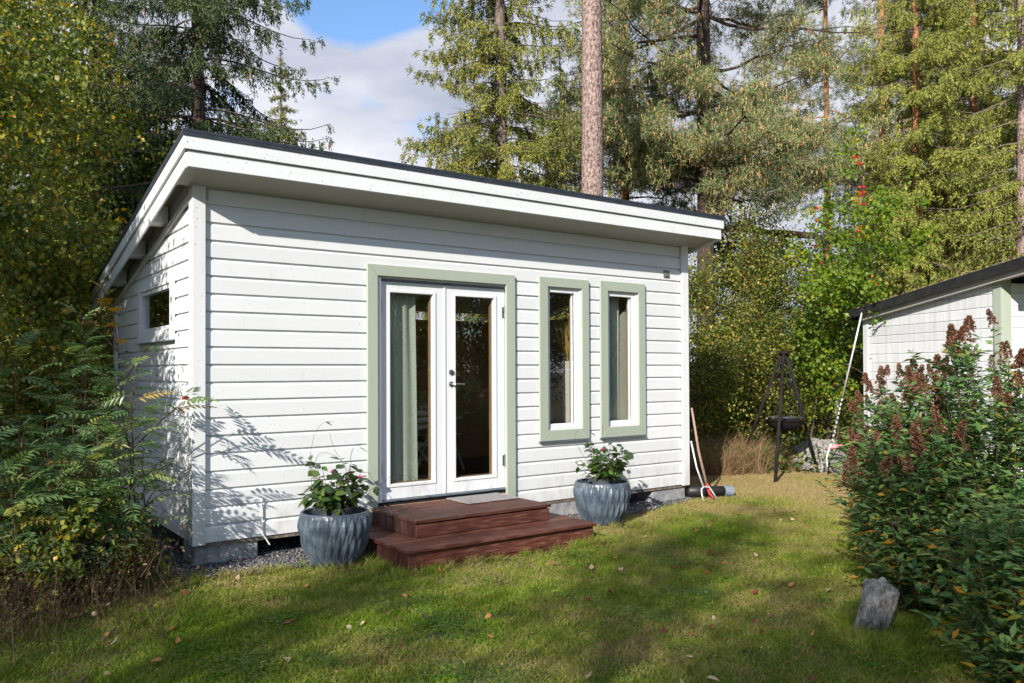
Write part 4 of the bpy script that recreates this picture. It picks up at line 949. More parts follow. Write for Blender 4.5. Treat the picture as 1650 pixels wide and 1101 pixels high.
# ------------------------------------------------------------------ vegetation generators
def curve(p0, p1, sag, n, rs, wob=.0):
    t = np.linspace(0, 1, n)[:, None]; p = p0+(p1-p0)*t; p[:, 2] += sag*4*(t[:, 0]*(1-t[:, 0]))
    if wob: p[1:-1] += np.cumsum(rs.normal(size=(n-2, 3))*wob, 0)
    return p
def trunk_mesh(mb, x, y, H, r0_, lean=(0, 0), n=12, seg=14, flare=1.35, top=.12):
    pts = []; rad = []
    for k in range(seg+1):
        t = k/seg; pts.append((x+lean[0]*t*H+.03*math.sin(t*7+x), y+lean[1]*t*H+.03*math.cos(t*5+y), -.1+t*(H+.1)))
        rad.append(r0_*((1-t)*(1-top)+top)*(1+(flare-1)*math.exp(-t*H/.4)))
    mb.tube(pts, rad, n); return pts
def broadleaf(name, loc, H, Rr, seed, mat, leaf, nleaf, label, cat='birch tree', trunk=None, r0_=.05, z0=.4, bark_='bark_red', group=None, shape=.5, lsz=(.035, .055), clump=.16, stems=1, nb=None, droop=.25):
    rs = np.random.default_rng(seed); t = thing(name, (loc[0], loc[1], 0), label, cat, group)
    mb = MB(); brs = []
    for s_ in range(stems):
        ox, oy = (rs.normal()*.12, rs.normal()*.12) if stems > 1 else (0, 0)
        ln = (rs.normal()*.03, rs.normal()*.03) if stems == 1 else (rs.normal()*.08, rs.normal()*.08)
        hh = H*(1 if s_ == 0 else rs.uniform(.65, .95))
        tp = trunk_mesh(mb, ox, oy, hh, r0_*(1 if s_ == 0 else .7), ln, 9, 12)
        tp = np.array(tp)
        for k in range(int((nb or 34)/stems)):
            u_ = rs.uniform(z0/hh, .98); i = u_*12; a = tp[int(i)]*(1-i % 1)+tp[min(int(i)+1, 12)]*(i % 1)
            prof = math.sin(math.pi*min(1, max(.02, (u_-z0/hh*.6)/(1-z0/hh*.6)))**shape)**.8
            ln_ = Rr*max(.18, prof)*rs.uniform(.6, 1.1); az = rs.uniform(0, 6.28)
            e = a+np.array([math.cos(az)*ln_, math.sin(az)*ln_, ln_*rs.uniform(.15, .9)]); c = curve(a, e, ln_*.06, 6, rs, .02*ln_)
            brs.append(c); mb.tube(c, [r0_*.28*(1-.85*q/5) for q in range(6)], 4, cap=False)
    o = mb.obj('trunk', M[bark_], None); o.parent = t
    Ltot = np.array([np.linalg.norm(b2[-1]-b2[0]) for b2 in brs]); pr = Ltot/Ltot.sum(); cnt = rs.multinomial(nleaf//16, pr)
    cs = []
    for b2, c in zip(brs, cnt):
        if c == 0: continue
        tt = rs.uniform(.25, 1.08, c)**.8*5; i = np.minimum(tt.astype(int), 4); f = (tt-i)[:, None]; cs.append(b2[i]*(1-f)+b2[i+1]*f)
    cs = np.concatenate(cs)+rs.normal(size=(sum(cnt), 3))*clump
    n = len(cs)*16; Pn = np.repeat(cs, 16, 0)+rs.normal(size=(n, 3))*clump*np.repeat(rs.uniform(.3, .75, len(cs)), 16)[:, None]; Pn[:, 2] = np.maximum(Pn[:, 2], .05)
    D = rs.normal(size=(n, 3)); D[:, 2] -= .8; base_t = np.repeat(rs.random(len(cs)), 16)
    tint = np.clip(base_t*.45+rs.random(n)**1.6*.62, 0, 1)
    me = leaves_mesh('crown', Pn, D, rs.normal(size=(n, 3))+[0, 0, 1.2], rs.uniform(*lsz, n), rs.uniform(lsz[0], lsz[1], n)*.78, M[mat], tint)
    o2 = link('crown', me, t, kind='stuff'); return t
def conifer(name, loc, H, Lmax, seed, mat, label, r0_=.16, zb=1.2, dens=1.0, bark_='bark_spruce', cones=0, sprig=(.05, .09), group=None, lean=(0, 0), step=.38, cat='spruce tree', zmax=None, bare=0.0):
    rs = np.random.default_rng(seed); t = thing(name, (loc[0], loc[1], 0), label, cat, group)
    mb = MB(); tp = np.array(trunk_mesh(mb, 0, 0, H, r0_, lean, 12, 16))
    SP, SD, ST_, TP = [], [], [], []; conepos = []
    z = zb
    tw = MB()
    while z < H-.3:
        u_ = (z-zb)/(H-zb); Lz = Lmax*(1-u_)**.75*(.75+.25*min(1, (z-zb)/1.0+.3)); nb = rs.integers(10, 15)
        for k in range(nb):
            if rs.random() < bare: continue
            Lb = Lz*rs.uniform(.55, 1.12); az = rs.uniform(0, 6.28); i = (z/H)*16; a = tp[int(i)]
            a = np.array([a[0], a[1], z+rs.normal()*.08]); out_ = np.array([math.cos(az), math.sin(az), 0]); side = np.array([-out_[1], out_[0], 0])
            nseg = max(5, int(Lb/.14)); s = np.linspace(0, 1, nseg)
            dr = Lb*(.10*s-.95*s**1.8+.62*s**3.0)
            c = a+out_*(Lb*s)[:, None]*.98; c[:, 2] += dr+Lb*.08*s; c += side*(rs.normal()*.1*Lb*s**2)[:, None]
            tw.tube(c[::2] if nseg > 6 else c, [max(.004, .022*Lb/2*(1-.9*q/len(c[::2] if nseg > 6 else c))) for q in range(len(c[::2] if nseg > 6 else c))], 3, cap=False)
            bt = rs.random()*.34-.05
            for j in range(1, nseg):
                if rs.random() > .85: continue
                f = s[j]; wl = (.06+.26*math.sin(math.pi*min(1, f*.8+.15)))*min(Lb, 1.8)*.55
                if f < .2 and rs.random() < .5: continue
                for sd_ in (-1, 1, 0):
                    l2 = wl*rs.uniform(.45, 1.15)*(1.0 if sd_ else .95); n3 = max(3, int(l2/.0062*dens)); q = np.linspace(.1, 1, n3)[:, None]
                    dirn = unit(side*sd_*rs.uniform(.3, 1)+out_*rs.uniform(.05, .7)+np.array([0, 0, -rs.uniform(.35, 1.2) if sd_ else -1.9]))
                    pp = c[j]+dirn*l2*q; pp[:, 2] -= (q[:, 0]**2)*l2*.45
                    SP.append(pp+rs.normal(size=pp.shape)*.022); dd_ = dirn*.8+rs.normal(size=pp.shape)*.50; dd_[:, 2] -= .30; SD.append(dd_); ST_.append(np.full(n3, bt)+.35*q[:, 0]*rs.random())
                if cones and rs.random() < cones and z > H*.3: conepos.append(c[j]+np.array([0, 0, -.08]))
        z += step*rs.uniform(.75, 1.25)
    mb.obj('trunk', M[bark_], None).parent = t; tw.obj('branches', M['twig'], None, kind='stuff').parent = t
    SP = np.concatenate(SP); SD = np.concatenate(SD); tt = np.concatenate(ST_); n = len(SP)
    tint = np.clip(tt+rs.random(n)**1.5*.62, 0, 1)
    me = leaves_mesh('crown', SP, SD, rs.normal(size=(n, 3)), rs.uniform(*sprig, n), rs.uniform(.014, .022, n), M[mat], tint, fold=.45)
    link('crown', me, t, kind='stuff')
    if conepos:
        cb = MB()
        for p in conepos[:220]: cb.tube([p, p-np.array([0, 0, .06]), p-np.array([0, 0, .13])], [.012, .02, .006], 5)
        cb.obj('cones', M['cone'], None, kind='stuff').parent = t
    return t
def pine(name, loc, H, seed, mat, label, r0_, zc, Rc, nclump, bark_='bark_dark', lean=(0, 0), ntuft=26, cat='pine tree', limbs=(), lich=.35, ndl=(.09, .15), limbmat='bark_orange'):
    rs = np.random.default_rng(seed); t = thing(name, (loc[0], loc[1], 0), label, cat)
    mb = MB(); tp = np.array(trunk_mesh(mb, 0, 0, H, r0_, lean, 14, 20, top=.45)); mb.obj('trunk', M[bark_], None, smooth=True).parent = t
    br = MB(); cl = []
    nb = max(10, nclump//7)
    for k in range(nb):
        u_ = rs.uniform(0, 1); z = zc+(H-zc)*u_; a = tp[min(20, int(z/H*20))]; a = np.array([a[0], a[1], z])
        L_ = Rc*math.sqrt(max(.12, math.sin(math.pi*min(.98, .18+.8*u_))))*rs.uniform(.55, 1.1); az = rs.uniform(0, 6.28)
        e = a+np.array([math.cos(az)*L_, math.sin(az)*L_, L_*rs.uniform(-.25, .35)]); c = curve(a, e, -L_*.04, 8, rs, .05)
        br.tube(c, [max(.007, r0_*.19*(1-.85*q/7)) for q in range(8)], 6, cap=False)
        for _ in range(7):
            f = rs.uniform(.35, 1.0)*7; i = min(6, int(f)); b0 = c[i]*(1-f+i)+c[i+1]*(f-i)
            e2 = b0+rs.normal(size=3)*[.38, .38, .22]*min(1, L_/2); br.tube([b0, (b0+e2)/2+rs.normal(size=3)*.04, e2], [.011, .008, .004], 3, cap=False); cl.append(e2)
    for lb in limbs:
        c = np.array(lb, float); br.tube(c, [r0_*.42*(1-.8*q/len(c)) for q in range(len(c))], 6, cap=False)
    br.obj('branches', M[limbmat], None).parent = t
    cl = np.array(cl); n = len(cl)*ntuft; tf = np.repeat(cl, ntuft, 0)+rs.normal(size=(n, 3))*[.17, .17, .10]
    tb = np.repeat(rs.random(len(cl))*.3, ntuft)+rs.random(n)*.15
    k = 9; Pn = np.repeat(tf, k, 0)+rs.normal(size=(n*k, 3))*.02; D = rs.normal(size=(n*k, 3)); D[:, 2] += .35; tn = np.clip(np.repeat(tb, k)+rs.random(n*k)*.22, 0, .58)
    Vb, Tb = blades(Pn, D, rs.uniform(*ndl, n*k), .015)
    nl = int(n*2.2*lich); pk = rs.integers(0, n, nl); Pl = tf[pk]+rs.normal(size=(nl, 3))*.06; Dl = rs.normal(size=(nl, 3))*.25+[0, 0, -1]
    V2, T2 = blades(Pl, Dl, rs.uniform(.04, .11, nl), .017)
    me = npmesh('crown', np.concatenate([Vb, V2]), None, M[mat], FT=np.concatenate([Tb, T2+len(Vb)]), TT=np.concatenate([tn, rs.uniform(.62, 1, nl)]))
    link('crown', me, t, kind='stuff'); return t

# ------------------------------------------------------------------ conifers behind the cabin
SPG = 'spruces in the wood around the garden'
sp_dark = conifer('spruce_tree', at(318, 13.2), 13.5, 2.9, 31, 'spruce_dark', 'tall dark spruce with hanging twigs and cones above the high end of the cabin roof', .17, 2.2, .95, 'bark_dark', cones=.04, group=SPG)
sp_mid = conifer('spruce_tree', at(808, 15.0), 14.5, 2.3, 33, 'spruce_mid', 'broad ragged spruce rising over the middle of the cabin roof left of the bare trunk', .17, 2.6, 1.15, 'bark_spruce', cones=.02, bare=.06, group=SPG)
sp_gold = conifer('spruce_tree', at(1480, 17.0), 14.5, 2.5, 38, 'spruce_lit', 'yellow green spruce with a reddish trunk behind the low end of the shed roof', .13, 2.0, 1.1, 'bark_orange', cones=.01, group=SPG)
pine('pine_tree', at(953, 12.5), 17, 34, 'pine_needle', 'straight bare pale barked pine trunk right behind the cabin roof', .195, 12.2, 2.2, 90, 'bark_pine', lean=(.004, .0), lich=.4)
pine('pine_tree', at(1137, 16), 12.5, 35, 'pine_needle', 'big spreading pine hung with brown lichen above the low end of the cabin roof', .20, 4.9, 3.0, 500, 'bark_dark', ntuft=34, lich=1.2, limbmat='bark_dark',
     limbs=[[(0, 0, 4.3), (.6, -.4, 4.35), (1.1, -.75, 4.25), (1.5, -1.1, 3.9), (1.9, -1.4, 3.4)], [(1.1, -.75, 4.25), (1.7, -1.2, 4.2), (2.1, -1.6, 4.05)]])
pine('pine_tree', at(1008, 17.5), 11.5, 36, 'pine_needle', 'smaller orange limbed pine between the bare trunk and the big lichen hung pine', .12, 3.6, 1.9, 230, 'bark_orange', ntuft=32, lich=.8)
pine('pine_tree', at(1335, 23), 12.5, 37, 'pine_grey', 'hazy olive pine far behind the berry laden rowan', .12, 6.4, 2.6, 200, 'bark_orange', ntuft=26, lich=.5)
pine('pine_tree', at(1425, 21), 13.0, 57, 'pine_grey', 'second olive pine close to the tall yellow green spruces', .14, 5.5, 2.2, 180, 'bark_orange', ntuft=26, lich=.5)
conifer('spruce_tree', at(1652, 15.8), 14, 2.0, 40, 'spruce_lit', 'sparse spruce with a pale grey trunk at the picture edge above the shed', .17, 2.6, .8, 'bark_pine', bare=.3, group=SPG)
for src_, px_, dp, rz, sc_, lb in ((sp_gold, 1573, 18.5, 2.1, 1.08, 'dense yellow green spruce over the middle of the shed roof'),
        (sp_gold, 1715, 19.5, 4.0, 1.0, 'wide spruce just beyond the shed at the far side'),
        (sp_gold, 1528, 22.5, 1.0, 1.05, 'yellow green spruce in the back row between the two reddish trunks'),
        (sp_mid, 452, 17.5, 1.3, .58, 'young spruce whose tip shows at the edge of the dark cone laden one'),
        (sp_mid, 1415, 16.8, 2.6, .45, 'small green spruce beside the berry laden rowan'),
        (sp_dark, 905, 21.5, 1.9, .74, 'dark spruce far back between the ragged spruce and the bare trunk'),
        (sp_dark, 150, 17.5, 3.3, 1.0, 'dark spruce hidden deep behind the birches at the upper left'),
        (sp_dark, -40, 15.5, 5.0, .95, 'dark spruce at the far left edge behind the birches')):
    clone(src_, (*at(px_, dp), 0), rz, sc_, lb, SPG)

# ------------------------------------------------------------------ birches and undergrowth on the left
LB = 'birches crowding the left side of the cabin'
spec = [(-10, 8.6, 7.0, 1.15, 'slender birch with a red brown stem at the left picture edge'),
        (62, 10.4, 7.2, 1.3, 'birch with yellowing leaves one stem in from the left edge'),
        (150, 12.2, 7.0, 1.5, 'birch filling the gap left of the dark spruce'),
        (250, 13.5, 5.9, 1.5, 'birch standing over the back of the cabin roof'),
        (75, 13.5, 8.4, 1.9, 'taller birch standing behind the two nearest ones'),
        (-70, 9.4, 7.4, 1.4, 'birch mostly outside the left picture edge'),
        (190, 15.0, 7.6, 1.8, 'birch in the shade behind the cabin wall')]
for k, (px_, dp, H, Rr, lb) in enumerate(spec):
    broadleaf('birch_tree', at(px_, dp), H, Rr, 100+k, 'birch_dark', None, 12500, lb, r0_=.035 if k else .026, z0=.7, group=LB, nb=38, clump=.20, shape=.45, lsz=(.050, .085))
for k, (px_, dp, H, Rr, lb) in enumerate(((128, 11.0, 2.6, 1.0, 'leafy thicket bush at the back corner of the cabin'), (40, 8.8, 2.2, .95, 'leafy thicket bush behind the rowan saplings'), (-50, 8.4, 2.6, 1.1, 'leafy thicket bush at the left picture edge'))):
    broadleaf('thicket_bush', at(px_, dp), H, Rr, 130+k, 'birch_dark', None, 9000, lb, cat='bush', r0_=.018, z0=.1, stems=5, nb=40, clump=.2, shape=.7, group='bushes under the left birches')

# thicket right of the cabin
RB = 'young birches behind the tripod grill'
spec = [(1122, 13.4, 3.3, .8, 'birch_gold', 'yellowing young birch touching the right corner of the cabin'),
        (1172, 14.2, 3.9, .95, 'birch_gold', 'thin stemmed young birch just right of the cabin corner'),
        (1212, 15.0, 4.6, 1.1, 'birch_gold', 'taller young birch above the left leg of the grill'),
        (1258, 15.4, 4.9, 1.15, 'birch_gold', 'young birch with a red brown stem right behind the tripod'),
        (1297, 16.5, 4.2, 1.1, 'birch_mid', 'greener young birch behind the right leg of the grill'),
        (1338, 16.2, 3.3, 1.0, 'birch_gold', 'low yellow leaved birch left of the white stem'),
        (1190, 18.0, 5.6, 1.5, 'birch_mid', 'taller green birch back in the wood behind the cabin corner'),
        (1392, 17.5, 3.6, 1.2, 'birch_mid', 'green birch low behind the end of the shed'),
        (1240, 21.0, 4.8, 1.8, 'birch_mid', 'broad green birch deep in the wood behind the grill'),
        (1330, 22.0, 4.0, 1.8, 'birch_mid', 'broad low birch deep in the wood left of the shed')]
for k, (px_, dp, H, Rr, mt, lb) in enumerate(spec):
    broadleaf('birch_tree', at(px_, dp), H, Rr, 160+k, mt, None, 12000 if k < 6 else 9000, lb, r0_=.022, z0=.25, group=RB, nb=40, clump=.17, shape=.62, lsz=(.036, .060) if k < 6 else (.06, .09), stems=2 if k % 2 else 1)
for k, (px_, dp, H, Rr, lb) in enumerate(((1150, 14.6, 1.3, .8, 'low bush behind the dry grass by the cabin corner'), (1300, 15.2, 1.2, .9, 'low bush behind the right leg of the grill'), (1372, 14.2, 1.3, .7, 'low yellow leaved bush at the foot of the leaning pole'), (1225, 15.6, 1.3, .9, 'low bush behind the fire bowl'))):
    broadleaf('low_bush', at(px_, dp), H, Rr, 190+k, 'birch_gold' if k != 3 else 'birch_mid', None, 7000, lb, cat='bush', r0_=.012, z0=.05, stems=6, nb=40, clump=.16, shape=.8, group='low bushes around the grill')
# white stemmed birch
broadleaf('birch_tree', at(1346, 14.0), 4.1, 1.0, 171, 'birch_mid', None, 8000, 'birch with a crooked white stem left of the leaning pole', r0_=.050, z0=2.0, bark_='bark_birch', nb=34, clump=.15)
# rowans with berries
def rowan_tree(loc, H, Rr, seed, nleaf, label, nb):
    t = broadleaf('rowan_tree', loc, H, Rr, seed, 'rowan_lime', None, nleaf, label, cat='rowan tree', r0_=.035, z0=.9, bark_='bark_dark', nb=44, clump=.12, shape=.75, lsz=(.05, .085), stems=2)
    rs = np.random.default_rng(seed+5); bm = bmesh.new(); base = bpy.data.meshes.new('berry_cluster')
    for _ in range(26):
        p = rs.normal(size=3)*[.028, .028, .015]; bmesh.ops.create_icosphere(bm, subdivisions=1, radius=.011, matrix=Matrix.Translation(Vector(p)))
    bm.to_mesh(base); bm.free(); base.materials.append(M['berry'])
    for k in range(nb):
        z = rs.uniform(.62, 1.0)*H; a = rs.uniform(-3.0, -.6); r = Rr*rs.uniform(.15, .75)*(1.15-z/H)
        link('berry_cluster', base, t, (r*math.cos(a), r*math.sin(a), z))
rowan_tree(at(1385, 12.3), 4.75, 1.05, 201, 7500, 'lime green rowan with red berry clusters left of the shed', 9)
rowan_tree(at(1316, 13.6), 4.3, .45, 202, 2200, 'thin young rowan spire in the sky gap left of the berry laden one', 4)

# ------------------------------------------------------------------ trees outside the frame that shade lawn and hedge, and stand in the window reflections
OB = 'trees behind the viewpoint'
far_src = broadleaf('birch_tree', (-9.4, -9.6), 9.2, 2.2, 301, 'birch_gold', None, 13000, 'tallest full crowned birch behind the viewpoint', r0_=.09, z0=2.6, bark_='bark_birch', group=OB, nb=60, clump=.26, shape=.5, lsz=(.06, .09))
for k, (x, y, sc_, rz, lb) in enumerate([(-9.7, -7.2, .78, 1.2, 'medium birch behind the viewpoint nearest the cabin'), (-8.0, -11.0, .86, 2.4, 'second tallest birch behind the viewpoint'), (-10.2, -4.6, .45, 3.4, 'smallest birch behind the viewpoint at the far left'), (-7.5, -12.9, .80, 4.2, 'birch behind the viewpoint farthest from the cabin')]):
    clone(far_src, (x, y, 0), rz, sc_, lb, OB)
sd_g = 'birches outside the frame left of the cabin'
side_src = broadleaf('birch_tree', (-3.4, -.05), 5.4, 1.25, 311, 'birch_dark', None, 22000, 'birch outside the frame nearest the cabin side wall', r0_=.05, z0=1.4, bark_='bark_birch', nb=50, clump=.2, lsz=(.05, .08), group=sd_g)
clone(side_src, (-5.0, -.9, 0), 2, 1.15, 'birch outside the frame farthest out from the side wall', sd_g)
clone(side_src, (-4.4, .9, 0), 4, 1.1, 'birch outside the frame between the other two', sd_g)
RT = 'trees across the garden facing the cabin front'
gold_src = broadleaf('birch_tree', (8.0, -10.6), 6.0, 1.6, 321, 'birch_gold', None, 16000, 'golden birch across the garden facing the cabin door', r0_=.05, z0=.3, bark_='bark_birch', group=RT, nb=50, clump=.24, shape=.75, lsz=(.07, .10))
for k, (x, y, s_, lb) in enumerate([(5.4, -12.2, 1.1, 'first'), (10.4, -9.6, .9, 'third'), (12.6, -8.6, 1.0, 'fourth'), (14.8, -7.6, .9, 'fifth'), (17.2, -6.4, 1.1, 'sixth'), (7.2, -14.6, 1.5, 'second row first'), (11.2, -13.4, 1.4, 'second row second'), (15.2, -11.6, 1.5, 'second row third'), (19.5, -9.2, 1.5, 'second row fourth'), (22, -4.5, 1.4, 'sixth and last'), (3.0, -14.5, 1.3, 'farthest from the shed')]):
    clone(gold_src, (x, y, 0), k*1.3, s_, 'golden birch across the garden, %s from the cabin door outwards' % lb, RT)

# ------------------------------------------------------------------ rowan saplings at the left corner
def compound(name, n, L_, ll, mat, seed):
    rs = np.random.default_rng(seed); V = []; F = []
    def leaflet(p, d, l, w_):
        d = Vector(d).normalized(); s = d.cross(Vector((0, 0, 1))).normalized(); i = len(V)
        V.extend([p, p+d*l*.35+s*w_*.5+Vector((0, 0, .1*w_)), p+d*l*.7+s*w_*.36-Vector((0, 0, .05*l)), p+d*l-Vector((0, 0, .16*l)), p+d*l*.7-s*w_*.36-Vector((0, 0, .05*l)), p+d*l*.35-s*w_*.5+Vector((0, 0, .1*w_))])
        F.extend([(i, i+1, i+2, i+3), (i, i+3, i+4, i+5)])
    for k in range(n):
        t = .22+.74*k/(n-1); x = L_*t; z = .10*L_*math.sin(t*2.4)-.12*L_*t*t; l = ll*(.75+.45*math.sin(math.pi*min(1, t+.1)))
        for s in (-1, 1): leaflet(Vector((x, 0, z)), (.55+rs.normal()*.08, s, rs.normal()*.10), l, l*.30)
    leaflet(Vector((L_*.98, 0, -.03*L_)), (1, 0, -.2), ll, ll*.32)
    i = len(V)
    for k in range(5):
        t = k/4; x = L_*t; z = .10*L_*math.sin(t*2.4)-.12*L_*t*t; V.extend([Vector((x, .0016, z)), Vector((x, -.0016, z))])
    for k in range(4): F.append((i+2*k, i+2*k+1, i+2*k+3, i+2*k+2))
    me = bpy.data.meshes.new(name); me.from_pydata([tuple(v) for v in V], [], F); me.materials.append(mat); return me
RL = [compound('rowan_leaf_mesh', 6, .24, .068, M['rowan_leaf'], 1), compound('rowan_leaf_mesh_b', 7, .27, .070, M['rowan_leaf'], 2), compound('rowan_leaf_mesh_c', 5, .19, .060, M['rowan_leaf'], 3)]
def sapling(loc, H, seed, label, nl, name='rowan_sapling', meshes=RL, cat='sapling', group='rowan saplings at the left corner of the cabin', side=5, mat='stem_brown', lo=.25):
    rs = np.random.default_rng(seed); t = thing(name, (loc[0], loc[1], 0), label, cat, group); mb = MB()
    ln = rs.normal(size=2)*.05*H; tp = [np.array([ln[0]*u_**1.5, ln[1]*u_**1.5, H*u_])+np.append(rs.normal(size=2)*.012, 0) for u_ in np.linspace(0, 1, 9)]
    mb.tube(tp, [.011*(1-.75*q/8) for q in range(9)], 6, cap=False); tp = np.array(tp); br = [(tp, lo)]
    for k in range(side):
        u_ = rs.uniform(min(lo, .7), .78)*8; a = tp[int(u_)]; az = rs.uniform(0, 6.28); l = H*rs.uniform(.18, .34)
        e = a+np.array([math.cos(az)*l*.8, math.sin(az)*l*.8, l*.75]); c = curve(a, e, .05*l, 6, rs); mb.tube(c, [.006, .005, .0045, .004, .003, .002], 5, cap=False); br.append((c, .3))
    mb.obj('stem', M[mat], None).parent = t
    tot = sum(np.linalg.norm(b2[-1]-b2[0]) for b2, _ in br); g = 0
    for b2, lo_ in br:
        c = max(3, int(nl*np.linalg.norm(b2[-1]-b2[0])/tot))
        for q in range(c):
            u_ = lo_+(1-lo_)*((q+.5)/c)**.85; i = min(len(b2)-2, int(u_*(len(b2)-1))); f = u_*(len(b2)-1)-i; p = b2[i]*(1-f)+b2[i+1]*f
            az = g*2.4+rs.normal()*.4; g += 1; el = rs.uniform(-.35, .45)+(.35 if u_ > .9 else 0)
            o = link('leaf', meshes[rs.integers(len(meshes))], t, p); o.rotation_mode = 'QUATERNION'; o.rotation_quaternion = basis((math.cos(az)*math.cos(el), math.sin(az)*math.cos(el), math.sin(el)), roll=rs.normal()*.3)
            s = rs.uniform(.75, 1.15); o.scale = (s, s, s)
    return t
sap = [(145, 6.55, 2.05, 46, 'tallest rowan sapling standing clear in front of the side wall'),
       (40, 6.3, 1.85, 44, 'rowan sapling near the left edge reaching head height'),
       (88, 6.9, 1.55, 34, 'rowan sapling between the tallest one and the left edge'),
       (205, 6.1, 1.62, 50, 'rowan sapling nearest the cabin corner'),
       (190, 6.6, 1.45, 34, 'rowan sapling right in front of the side wall siding'),
       (232, 6.7, .95, 26, 'short rowan sapling by the gravel at the cabin corner'),
       (12, 5.7, 1.25, 38, 'lower rowan sapling at the very left edge'),
       (70, 5.75, 1.25, 42, 'low rowan sapling above the dead brush'),
       (120, 5.9, 1.4, 46, 'low rowan sapling below the tallest one'),
       (165, 5.85, 1.3, 48, 'low rowan sapling left of the corner nearest one'),
       (195, 5.95, 1.12, 42, 'low rowan sapling at the edge of the lawn'),
       (-40, 6.2, 1.8, 34, 'rowan sapling just outside the left edge'),
       (-10, 7.2, 1.7, 30, 'rowan sapling in the second row at the left edge'),
       (110, 7.4, 1.6, 30, 'rowan sapling in the second row behind the tallest one'),
       (30, 5.35, .85, 30, 'knee high rowan sapling in front of the brush at the left edge'),
       (95, 5.55, .95, 32, 'knee high rowan sapling in front of the brush'),
       (150, 5.75, .8, 26, 'knee high rowan sapling at the lawn edge'),
       (-30, 5.6, 1.3, 34, 'rowan sapling low outside the left edge')]
for k, (px_, dp, H, nl, lb) in enumerate(sap): sapling(at(px_, dp), H, 400+k, lb, nl, side=5 if k < 5 else 7, lo=.25 if k != 0 else .42)
# maple sapling with orange leaves
def lobed(name, s, mat):
    pr_ = [(0, .0), (.25, .42), (.12, .30), (.42, .55), (.52, .30), (.80, .36), (.72, .16), (1.0, 0)]
    V = [(.45*s, 0, 0)]; up_ = [(x*s, y*s, -.12*s*abs(y)-.1*s*x) for x, y in pr_]; dn = [(x, -y, z) for x, y, z in up_[1:-1]][::-1]; V += up_+dn; n = len(V)-1
    me = bpy.data.meshes.new(name); me.from_pydata(V, [], [(0, 1+k, 1+(k+1) % n) for k in range(n)]); me.materials.append(mat); return me
ML = [lobed('maple_leaf_mesh', .10, M['maple_leaf']), lobed('maple_leaf_mesh_b', .13, M['maple_leaf'])]
sapling(at(221, 7.35), 2.35, 450, 'thin maple sapling with a few orange leaves in front of the side window', 20, 'maple_sapling', ML, 'sapling', None, 3, lo=.78)
for k, (px_, dp, H, Rr, lb) in enumerate(((15, 5.45, .62, .42, 'low leafy scrub at the bottom left edge'), (85, 5.75, .66, .45, 'low leafy scrub under the knee high rowans'), (160, 6.05, .60, .40, 'low leafy scrub at the edge of the gravel'), (45, 6.2, .95, .55, 'waist high leafy scrub among the rowan stems'))):
    broadleaf('low_scrub', at(px_, dp), H, Rr, 470+k, 'birch_dark', None, 2600, lb, cat='bush', r0_=.007, z0=.05, stems=7, nb=40, clump=.07, shape=.8, lsz=(.035, .06), group='scrub under the rowan saplings')
# dead brush under the saplings
n0 = 5500; lx = rng.uniform(-1.75, -.35, n0); ly = rng.uniform(-1.9, .6, n0); kk = (ly > -1.75+.9*(lx+1.7)) | (rng.random(n0) < .15); lx, ly = lx[kk], ly[kk]; n0 = len(lx)
Pn = np.stack([lx, ly, rng.random(n0)**2*.25], 1); D = rng.normal(size=(n0, 3))*[.5, .5, .3]+[0, 0, .8]
Vb, Tb = blades(Pn, D, rng.uniform(.10, .36, n0), .0045)
Pl = Pn[rng.integers(0, len(Pn), 5000)]+rng.normal(size=(5000, 3))*[.05, .05, .0]+np.stack([np.zeros(5000), np.zeros(5000), rng.random(5000)*.42], 1)
D2 = rng.normal(size=(5000, 3)); S2 = unit(np.cross(D2, rng.normal(size=(5000, 3)))); l2 = rng.uniform(.012, .035, 5000)[:, None]; D2 = unit(D2)
V2 = np.stack([Pl, Pl+D2*l2*.5+S2*l2*.3, Pl+D2*l2, Pl+D2*l2*.5-S2*l2*.3], 1).reshape(-1, 3); i = len(Vb)+np.arange(5000)*4
me = npmesh('dead_brush', np.concatenate([Vb, V2]), np.stack([i, i+1, i+2, i+3], 1), M['dry_brush'], tint=rng.random(5000), FT=Tb, TT=rng.random(n0))
link('dead_brush', me, None, label='tangled brown dead brush under the rowan saplings', cat='undergrowth', kind='stuff')
# undergrowth carpet in the wood
n0 = 42000; pxs = rng.uniform(-150, 1750, n0); dps = 12.5+rng.random(n0)**1.5*22; f2 = np.array([-math.sin(YAW), math.cos(YAW)]); rr = np.array([math.cos(YAW), math.sin(YAW)])
Q = CAM[:2]+f2*dps[:, None]+rr*(dps*(pxs-825)/1326.29)[:, None]; hh = rng.random(n0)**1.3*(.55+.35*np.sin(Q[:, 0]*1.3)*np.cos(Q[:, 1]*.9))
kk = ~((Q[:, 0] > -.3) & (Q[:, 0] < 6.1) & (Q[:, 1] < 3.7)) & ~((Q[:, 0] > 7.5) & (Q[:, 0] < 13) & (Q[:, 1] < .4)); Q, hh = Q[kk], hh[kk]; n0 = len(Q)
me = leaves_mesh('undergrowth', np.column_stack([Q, hh]), rng.normal(size=(n0, 3)), rng.normal(size=(n0, 3))+[0, 0, 1], rng.uniform(.05, .11, n0), rng.uniform(.04, .07, n0), M['birch_mid'], rng.random(n0)); link('undergrowth', me, None, label='low leafy undergrowth on the woodland floor', cat='undergrowth', kind='stuff')

